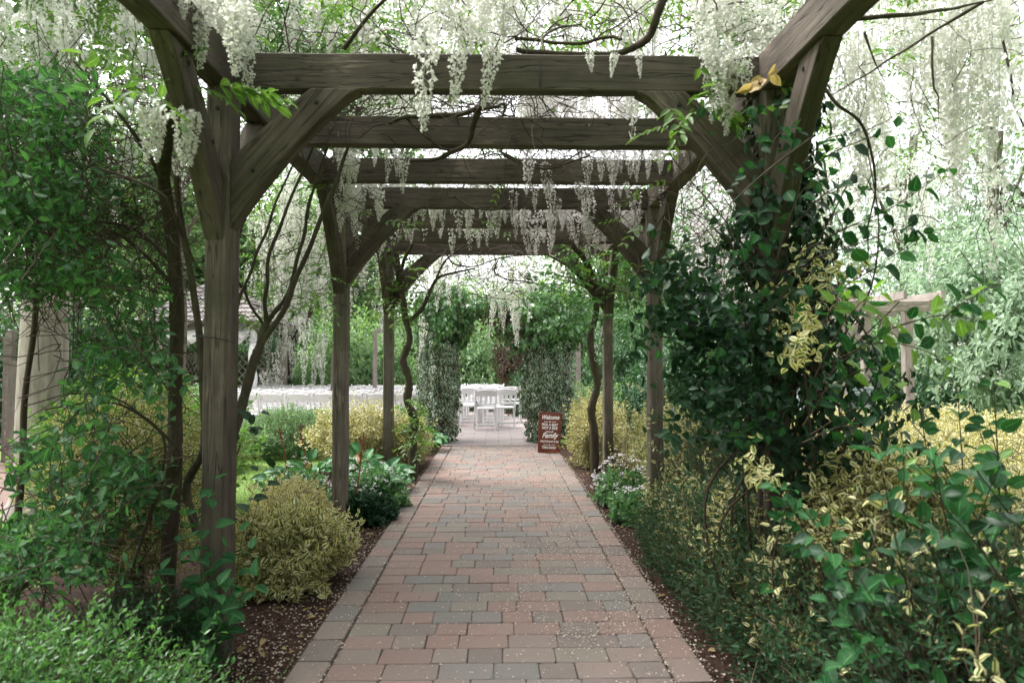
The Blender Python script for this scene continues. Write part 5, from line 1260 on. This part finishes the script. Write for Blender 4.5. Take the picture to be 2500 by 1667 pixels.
# unseen leaves added to wisteria E above and behind the camera keep the path in shade
# F: weeping wisteria tree beyond the chairs
b = np.array([gx(692, 17.6), 17.6, 0.]); b[2] = -.03
Fw = Wisteria('wisteria', 'free-standing weeping white wisteria tree beyond the chairs, curtain nearly to their backs', b, 'wisterias trained over the pergola')
Fw.trunk([b, at(690, 930, 17.6), at(700, 860, 17.6), at(690, 780, 17.5), at(700, 640, 17.4), at(720, 500, 17.2)], .22, .10, 'trunk', 40, .15, .03)
Fw.trunk([at(698, 870, 17.6), at(735, 800, 17.5), at(790, 700, 17.3), at(830, 560, 17)], .09, .04, 'limb'); Fw.trunk([at(695, 800, 17.6), at(655, 700, 17.5), at(640, 560, 17.3)], .08, .04, 'limb')
P = view(110, 620, 420, 860, 700, 15.5, 17.5); Fw.twigs(P, rdir(110) + [0, 0, -.6], 1.2, 9, .2, -.06, .01)
for (x0, x1, ylo, yhi, n) in ((650, 690, 500, 790, 60), (700, 790, 450, 850, 150), (780, 850, 420, 700, 90), (600, 650, 560, 760, 22), (870, 930, 560, 700, 24), (655, 690, 780, 850, 14)):
    Fw.zs = 1.35; Fw.streams(max(2, n // 8), 7, x0, ylo - 60, x1, ylo + (yhi - ylo) * .45, 14.8, 16.6, 1.55, .13, .6)
Fw.leaves(view(420, 620, 440, 930, 760, 15.0, 18), L=.4, leaf=.1, Wd=.045); Fw.finish()

# ------------------------------------------------------------------ climber on the left: rose-like foliage mass
def climber(name, label, regions, mat, base, L, W, T=T4, stems=(), k=6, tl=.16, group=None, openness=.9, down=.1, stem_mat='twig', fade=None):
    b = np.array(base, float); root = empty(name, b); tag(root, label, 'climbing plant', group); lf = Leafage(); tb = Tubes()
    for (n, x0, y0, x1, y1, Ya, Yb) in regions:
        P = view(n, x0, y0, x1, y1, Ya, Yb); D = unit(rdir(n) + [.2, -.5, .25]); twig_leaves(lf, P - b, D, k, tl, L, W, T, openness, down)
        C = np.stack([P - D * tl * 2.2 + rng.normal(size=(n, 3)) * .04, P - D * tl, P], 1) - b; tb.add(C, np.tile([.003, .0022, .0012], (n, 1)))
    for st, r0 in stems: tb.add(*vine(np.array(st) - b, r0, r0 * .5, 40, .08, .004, 6))
    o = put('foliage', lf.mesh('foliage'), root, M[mat]); o['kind'] = 'stuff'; o = put('stems', tb.mesh('stems', False), root, M[stem_mat]); o['kind'] = 'stuff'; return root
climber('climbing_rose', 'dense green climbing rose covering the upper left edge', [(620, -80, 170, 190, 520, 3.0, 4.6), (360, -80, 480, 220, 720, 3.0, 4.6), (30, 180, 260, 300, 520, 3.4, 4.6), (80, 210, 660, 400, 900, 3.2, 4.0)],
        'rose_leaf', (-2.7, 3.9, -.03), .052, .032, T4, [([(-2.7, 3.9, 0), (-2.6, 3.8, 1.0), (-2.5, 3.7, 1.9), (-2.9, 3.8, 2.6)], .02), ([(-2.75, 3.9, 0), (-2.95, 3.7, 1.2), (-3.2, 3.6, 2.2)], .018)])
climber('climbing_rose', 'trailing leafy rose shoots in front of the pale trunk', [(40, 150, 860, 430, 1000, 3.0, 3.8), (34, 20, 1040, 300, 1160, 2.9, 3.4), (46, 120, 1100, 420, 1230, 3.0, 3.5), (18, 90, 1180, 260, 1300, 2.9, 3.2)],
        'rose_leaf', (-1.95, 3.5, -.03), .056, .036, T8, [([(-1.95, 3.5, 0), at(400, 1130, 3.5), at(330, 1000, 3.4), at(200, 960, 3.3), at(60, 990, 3.2)], .007), ([(-1.95, 3.5, 0), at(430, 1060, 3.4), at(370, 900, 3.3), at(300, 800, 3.3)], .006)], k=5)
climber('climbing_rose', 'fine-leaved rose tangle low between the pale trunk and the post', [(110, 250, 1120, 400, 1300, 3.3, 4.2), (130, -30, 1270, 260, 1420, 2.6, 3.3)],
        'rose_leaf', (-2.2, 3.6, -.03), .045, .026, T4, [], k=6, tl=.14)
# ivy and climbers on the front-right post
def post_ivy():
    b = np.array([1.42, 3.35, -.03]); root = empty('ivy', b); tag(root, 'dark ivy and evergreen climber engulfing the front-right post', 'climbing plant')
    lf = Leafage(); n = 6500
    z = rng.uniform(0.35, 2.78, n); w_ = .13 + .27 * np.exp(-((z - 1.12) / .42) ** 2) + .09 * np.exp(-((z - 2.0) / .22) ** 2)
    a = rng.uniform(0, 6.28, n); q = rng.uniform(.45, 1.1, n); lump = 1 + .38 * np.sin(a * 3 + z * 5) * np.sin(z * 9 + a)
    cx = 1.46 + .06 * np.sin(z * 2.2) ; P = np.column_stack([cx + np.cos(a) * w_ * q * lump * 1.15, 3.35 + np.sin(a) * w_ * q * lump * .9, z])
    N = np.column_stack([np.cos(a), np.sin(a), np.full(n, .5)]) + rng.normal(size=(n, 3)) * .4; D = np.column_stack([rng.normal(size=(n, 2)) * .8, -np.ones(n)])
    s = np.clip(rng.normal(1, .25, n), .5, 1.6); lf.add(P - b, D, N, .050 * s, .034 * s, T4)
    o = put('foliage', lf.mesh('foliage'), root, M['dark_leaf']); o['kind'] = 'stuff'
    lf = Leafage()
    for (m_, x0, y0, x1, y1, Ya, Yb, mat) in [(170, 1620, 700, 2000, 1100, 2.85, 3.3, 0), (70, 1600, 620, 1760, 820, 3.0, 3.4, 0)]:
        Q = view(m_, x0, y0, x1, y1, Ya, Yb); twig_leaves(lf, Q - b, unit(rdir(m_) + [0, -.6, .2]), 7, .2, .06, .032, T8, .9, .1)
    o = put('foliage', lf.mesh('foliage'), root, M['dark_leaf']); o['kind'] = 'stuff'
    lf = Leafage()
    for (m_, x0, y0, x1, y1, Ya, Yb) in [(12, 1870, 580, 1960, 800, 3.0, 3.15), (16, 1930, 760, 2000, 870, 2.7, 2.9), (22, 1960, 640, 2100, 760, 2.9, 3.2), (8, 1800, 1120, 1900, 1180, 2.6, 2.8)]:
        Q = view(m_, x0, y0, x1, y1, Ya, Yb); twig_leaves(lf, Q - b, unit(rdir(m_) + [0, -.5, .1]), 7, .14, .042, .022, T8, .9, .25)
    o = put('gold_foliage', lf.mesh('gold_foliage'), root, M['gold']); o['kind'] = 'stuff'
    tb = Tubes()
    for i in range(26):
        x, y = rng.normal() * .12, rng.normal() * .1; h = rng.uniform(1.4, 2.5)
        tb.add(*vine([(x, y, 0), (x * 1.6 + rng.normal() * .05, y - .1, h * .4), (rng.normal() * .15, -.12 + rng.normal() * .08, h * .7), (rng.normal() * .25, -.1 + rng.normal() * .1, h)], .008, .003, 24, .1, .004, 5))
    C = walks(view(40, 1640, 400, 1950, 900, 3.0, 3.4) - b, rdir(40) + [0, -.3, .6], .6, 10, .25, 0); tb.add(C, np.linspace(.003, .001, 10)[None].repeat(40, 0))
    o = put('stems', tb.mesh('stems'), root, M['twig']); o['kind'] = 'stuff'
    # larger separate leaves on top
    for i in range(200):
        px, py = rng.normal(1830, 90), rng.uniform(250, 1080)
        if py < 620: px = rng.normal(1862, 58)
        p = at(px, py, rng.uniform(2.78, 3.1)); s = rng.uniform(.35, .6)
        put('leaf', random.choice(DKL + DKL + BIG), root, None, leaf_matrix(p - b, rdir(1)[0] + [0, 0, -.5], rdir(1)[0] * .5 + [0, -1, .5]) @ Matrix.Scale(float(s), 4))
post_ivy()
# airy shoots with broad leaves right of the ivy post
st = [[at(1900, 620, 3.0), at(1950, 480, 2.9), at(2030, 410, 2.8)], [at(1930, 560, 2.95), at(2020, 470, 2.85), at(2110, 450, 2.8)], [at(1950, 620, 2.95), at(2060, 560, 2.8), at(2190, 500, 2.7), at(2330, 400, 2.65)],
      [at(1960, 640, 2.9), at(2080, 600, 2.75), at(2200, 560, 2.7), at(2250, 570, 2.7)], [at(1980, 760, 2.9), at(2060, 700, 2.8), at(2160, 640, 2.7), at(2270, 560, 2.65)], [at(1960, 420, 2.95), at(2060, 360, 2.9), at(2210, 310, 2.85)],
      [at(1960, 400, 2.9), at(2020, 340, 2.9), at(2090, 330, 2.85)], [at(1880, 380, 2.9), at(1900, 330, 2.85), at(1950, 310, 2.8)]]
spray_plant('climber_shoots', 'arching shoots with broad dark leaves against the bright sky, right of the ivy post', 'climbing plant', at(1930, 600, 3.0), st, [9, 10, 15, 11, 12, 8, 6, 6], BIG + DKL, (.055, .095), 'twig', .004, 'broad-leaved climber shoots', .2, (0, -.6, .6))
st = [[at(1960, 1000, 2.8), at(2060, 880, 2.7), at(2180, 800, 2.6), at(2290, 770, 2.6)], [at(1970, 960, 2.8), at(2040, 820, 2.7), at(2100, 740, 2.6), at(2160, 700, 2.6)], [at(2000, 900, 2.8), at(2130, 840, 2.7), at(2240, 850, 2.6), at(2340, 900, 2.55)],
      [at(1980, 980, 2.8), at(2050, 930, 2.7), at(2130, 900, 2.65), at(2200, 960, 2.6)], [at(2300, 780, 2.5), at(2350, 740, 2.4), at(2440, 690, 2.4)], [at(1990, 820, 2.8), at(2040, 740, 2.7), at(2070, 690, 2.7)], [at(2180, 800, 2.6), at(2300, 770, 2.5), at(2420, 790, 2.4)]]
spray_plant('climber_shoots', 'lower shoots of bright broad leaves crossing the pale arbour', 'climbing plant', at(1960, 980, 2.8), st, [15, 13, 13, 12, 10, 9, 12], BIGL + BIG + BIGL, (.055, .09), 'twig', .0035, 'broad-leaved climber shoots', .1, (0, -.5, .7))
st = [[at(1960, 1040, 2.75), at(2010, 960, 2.7), at(2040, 880, 2.65)], [at(1980, 1060, 2.7), at(2080, 1000, 2.6), at(2140, 980, 2.6)], [at(1960, 1080, 2.7), at(2060, 1040, 2.6), at(2160, 1060, 2.5)]]
spray_plant('climber_shoots', 'shaded broad-leaved shoots before the blue-grey bench', 'climbing plant', at(1960, 1080, 2.75), st, [13, 13, 12], DKL + BIG, (.05, .08), 'twig', .0035, 'broad-leaved climber shoots', .1, (0, -.5, .7))
# ------------------------------------------------------------------ background trees, hedges and shrubs
def unit_crown(seed, n, L, lump=.25, f=2.4, shell=.45, T=T2, fill=1.0, up=.2):
    P, D = blob(n, (0, 0, 0), (1, 1, 1), shell, lump, f, seed, None, up)
    lf = Leafage(); twig_leaves(lf, P, D, 5, L * 2.2, L, L * .55, T, .95, .15); m = lf.mesh('foliage'); return m
CROWNS = [unit_crown(300 + i, 1500, .085, .38, 2.6 + .6 * i, .4, T4) for i in range(4)]
AIRY = [unit_crown(320 + i, 380, .05, .55, 3.4, .15) for i in range(2)]
for m in CROWNS + AIRY: m.materials.append(M['hedge'])
def mass(name, label, cat, blobs, mat, trunk=None, group=None, src=None, flowers=None, bark='bark_tree'):
    """blobs: (x, y, z, rx, ry, rz)"""
    x, y = blobs[0][0], blobs[0][1]; root = empty(name, (x, y, 0)); tag(root, label, cat, group)
    for i, bl in enumerate(blobs):
        mt = Matrix.Translation((bl[0] - x, bl[1] - y, bl[2])) @ Matrix.Rotation(rng.uniform(0, 6.28), 4, 'Z') @ Matrix.Diagonal((bl[3], bl[4], bl[5], 1))
        o = put('crown' if trunk else 'foliage', random.choice(src or CROWNS), root, M[mat], mt, True); o['kind'] = 'stuff'
    if trunk:
        t = Tubes()
        r0, top = trunk; t.add(*vine([(0, 0, -.1), (.06, 0, top * .35), (-.05, .05, top * .7), (.1, 0, top)], r0, r0 * .5, 30, .06, .01, 10))
        put('trunk', t.mesh('trunk'), root, M[bark]); t = Tubes()
        for i in range(9):
            bl = blobs[i % len(blobs)]; e = np.array([bl[0] - x, bl[1] - y, bl[2]]) + rng.normal(size=3) * np.array(bl[3:6]) * .45; s0 = np.array([0, 0, top * rng.uniform(.45, .95)])
            t.add(*vine([s0, s0 * .5 + e * .5 + [0, 0, .2], e], r0 * .38, r0 * .1, 16, .06, .02, 6))
        put('limbs', t.mesh('limbs'), root, M[bark])['kind'] = 'stuff'
    if flowers:
        lf = Leafage()
        for bl in blobs:
            P, D = blob(flowers[0], (bl[0] - x, bl[1] - y, bl[2]), (bl[3], bl[4], bl[5]), .92, .25, 2.4, 5); n = len(P) * 9
            Q = np.repeat(P, 9, 0) + rng.normal(size=(n, 3)) * flowers[1]; lf.add(Q, rdir(n), rdir(n) + [0, -.5, .5], flowers[1] * .8, flowers[1] * .7, PETAL)
        put('blossoms', lf.mesh('blossoms'), root, M['white_petal'])['kind'] = 'stuff'
    return root
def B_(px, Y, z, rx, ry, rz): return (gx(px, Y), Y, z, rx, ry, rz)
# hedge and bush line, left to right
mass('boundary_hedge', 'leafy hedge at the far left behind the pale trunk', 'hedge', [B_(-60, 13, 1.0, 1.6, 1.0, 1.5), B_(140, 15, 1.0, 1.6, 1.0, 1.4)], 'hedge_dark')
mass('boundary_hedge', 'mid-green hedge with small pale flowers behind the left chairs', 'hedge', [B_(255, 15.5, 1.2, 1.3, .9, 1.5), B_(390, 18.8, 1.2, 1.8, 1.0, 1.6)], 'hedge', flowers=(60, .05))
mass('garden_bush', 'bright bush behind the gazebo, left of the weeping wisteria', 'bush', [B_(520, 20, 1.4, 1.9, 1.1, 1.9), B_(620, 21, 1.5, 1.5, 1.1, 2.0)], 'hedge_bright')
mass('garden_bush', 'deep green bush behind the low trellis', 'bush', [B_(665, 20.2, 1.0, 1.1, .8, 1.4), B_(740, 20.6, 1.0, 1.0, .8, 1.5)], 'hedge_dark')
mass('garden_bush', 'bright green shrub right of the weeping wisteria', 'bush', [B_(850, 18.5, 1.2, 1.3, 1.0, 1.6), B_(940, 19.2, 1.0, 1.2, 1.0, 1.4)], 'tree_leaf_lime')
mass('rose_bush', 'bush of white roses behind the chairs, under the weeping wisteria', 'bush', [B_(745, 17.9, .75, .75, .5, .75)], 'hedge_bright', flowers=(26, .07))
mass('garden_bush', 'full green bush behind the chairs, framed by the ivy arch', 'bush', [B_(1180, 19.2, 1.2, 1.25, .9, 1.65), B_(1130, 19.8, 1.5, .9, .8, 1.5)], 'tree_leaf_lime')
mass('copper_shrub', 'dark coppery shrub to the right behind the arch', 'shrub', [B_(1262, 18.0, 1.3, .7, .6, 1.5), B_(1300, 17.4, .6, .7, .6, .9)], 'copper')
mass('garden_bush', 'dark green bush low to the right behind the arch', 'bush', [B_(1290, 17.0, .6, .75, .6, .95), B_(1340, 17.6, 1.2, .9, .7, 1.5)], 'hedge_dark')
mass('garden_bush', 'bright leafy clump right of the arch, below the lattice', 'bush', [B_(1410, 12.8, .35, .9, .5, .55), B_(1520, 12.5, .4, .9, .6, .6)], 'hedge_bright')
mass('boundary_hedge', 'dark hedge behind the right-hand posts', 'hedge', [B_(1480, 16, 1.2, 1.1, .8, 1.5), B_(1560, 15.5, 1.1, 1.0, .8, 1.4), B_(1660, 15, 1.2, 1.2, .8, 1.5)], 'hedge')
mass('garden_bush', 'deep green bush between the third right post and the ivy post', 'bush', [B_(1600, 11.2, .7, .8, .6, .9), B_(1690, 10.6, .8, .8, .6, 1.0)], 'hedge_dark')
mass('garden_bush', 'green bush behind the left post of the pale arbour', 'bush', [B_(1900, 14, 1.0, 1.3, .9, 1.5), B_(2050, 14.5, .8, 1.4, .9, 1.4)], 'hedge')
mass('garden_bush', 'shaded bush low between the arbour and the white-flowering shrub', 'bush', [B_(2260, 13.2, .55, 1.0, .7, .8), B_(2340, 12.4, .5, .8, .6, .6)], 'hedge_dark')
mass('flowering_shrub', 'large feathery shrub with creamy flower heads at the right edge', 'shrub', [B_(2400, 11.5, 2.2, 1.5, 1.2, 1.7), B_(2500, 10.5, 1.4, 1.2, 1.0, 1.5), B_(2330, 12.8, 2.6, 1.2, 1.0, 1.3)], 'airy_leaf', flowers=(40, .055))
# trees
mass('garden_tree', 'pale smooth-trunked tree at the left, trunk thicker at its foot', 'tree', [(gx(105, 6.4), 6.4, 6.0, 2.6, 2.4, 1.6)], 'tree_leaf', None)
root = [o for o in COL.objects if o.get('label', '').startswith('pale smooth')][0]
t = Tubes(); c = spline([(0, 0, -.05), (.02, 0, .25), (0, 0, 1.0), (.02, 0, 2.2), (.0, .1, 3.6), (.1, .1, 5.5)], 40); rr = np.interp(c[:, 2], [-.05, .12, .5, 1.2, 3, 5.5], [.30, .25, .215, .20, .16, .10])
t.add(c[None], rr[None], 20); put('trunk', t.mesh('trunk'), root, M['bark_pale'])
TR = [(180, 17, 6, 2.8, 2.6, 2.2, 'tree_leaf', 'bright-leaved tree at the upper left behind the rose'), (330, 22, 4.6, 3.2, 2.4, 3.0, 'hedge_bright', 'broad green tree behind the gazebo roof'),
      (520, 24, 4.8, 3.2, 2.4, 3.0, 'tree_leaf', 'green tree between the gazebo and the weeping wisteria'), (740, 26, 5.5, 3.4, 2.4, 3.2, 'hedge_bright', 'tall green tree behind the weeping wisteria'),
      (930, 27, 1.6, 2.4, 2.0, 1.9, 'tree_leaf', 'pale green tree just left of the ivy arch'), (1130, 28, 2.4, 2.6, 2.0, 2.4, 'tree_leaf_lime', 'lime-green tree above the left side of the ivy arch'),
      (1330, 27, 2.2, 2.6, 2.0, 2.3, 'tree_leaf_lime', 'green tree above the right side of the ivy arch'), (1560, 24, 4.4, 3.0, 2.2, 3.0, 'tree_leaf', 'green tree behind the third right post'),
      (1760, 20, 4.0, 2.6, 2.0, 2.6, 'hedge', 'darker tree behind the ivy post')]
for (px, Y, z, rx, ry, rz, mt, lab) in TR:
    mass('garden_tree', lab, 'tree', [B_(px, Y, z, rx, ry, rz), (gx(px, Y) + rx * .5, Y + .8, z - rz * .25, rx * .7, ry * .7, rz * .7)], mt, (.16, z), 'trees around the garden')
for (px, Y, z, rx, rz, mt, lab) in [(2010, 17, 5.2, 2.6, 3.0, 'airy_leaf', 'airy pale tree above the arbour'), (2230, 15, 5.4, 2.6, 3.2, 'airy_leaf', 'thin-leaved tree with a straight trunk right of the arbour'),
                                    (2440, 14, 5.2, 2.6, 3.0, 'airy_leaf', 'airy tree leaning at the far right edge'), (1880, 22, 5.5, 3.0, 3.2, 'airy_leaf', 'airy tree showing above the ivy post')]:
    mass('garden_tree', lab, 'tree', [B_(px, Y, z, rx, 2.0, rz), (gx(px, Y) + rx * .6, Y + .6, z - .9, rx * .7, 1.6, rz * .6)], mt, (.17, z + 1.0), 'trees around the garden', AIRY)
for (px, Y, z, rx, rz, mt, lab) in [(430, 13, 6.4, 2.4, 1.7, 'tree_leaf', 'leafy bough tree high behind the front-left post'), (820, 14.5, 7.4, 2.6, 1.9, 'tree_leaf', 'green tree top showing over the first beam, left of centre')]:
    mass('garden_tree', lab, 'tree', [B_(px, Y, z, rx, 1.8, rz)], mt, (.14, z), 'trees around the garden', AIRY + CROWNS[:1])
# far treeline closing the garden, seen only as one mass
mass('garden_tree', 'small light tree in front of the gazebo roof', 'tree', [B_(345, 12.6, 2.5, 1.0, .9, 1.1)], 'tree_leaf', (.05, 2.4), 'trees around the garden', AIRY)
root = empty('far_treeline', (0, 40, 0)); tag(root, 'soft green line of distant trees closing the garden', kind='stuff')
for i in range(24):
    a = R(-75 + 150 * i / 23); Rr = 42 + rng.normal() * 3; h = rng.uniform(2.2, 3.4)
    o = put('crowns', random.choice(CROWNS), root, M['tree_leaf'], Matrix.Translation((Rr * math.sin(a), Rr * math.cos(a) - 40, h * .75)) @ Matrix.Diagonal((4.2, 3.0, h, 1)), True); o['kind'] = 'stuff'

# unseen trees and hedge added behind and beside the viewer to shade the near end of the pergola
mass('garden_tree', 'unseen broad tree added for shading the near end of the pergola from the right', 'tree', [(4.6, -.5, 4.6, 2.2, 2.2, 1.6), (3.8, -3.5, 4.4, 2.2, 2.2, 1.8)], 'hedge', (.16, 4), 'trees around the garden')
mass('garden_tree', 'unseen broad tree added for shading the near end of the pergola from behind', 'tree', [(-1.5, -5, 4.6, 2.6, 2.2, 1.8), (-4.4, -2.5, 4.4, 2.0, 2.2, 1.6)], 'hedge', (.16, 4), 'trees around the garden')
mass('boundary_hedge', 'unseen tall hedge added for shade beside the near right end of the pergola', 'hedge', [(3.6, .3, 1.1, .9, 1.3, 1.5), (3.4, -2.2, 1.1, .9, 1.6, 1.5)], 'hedge_dark')
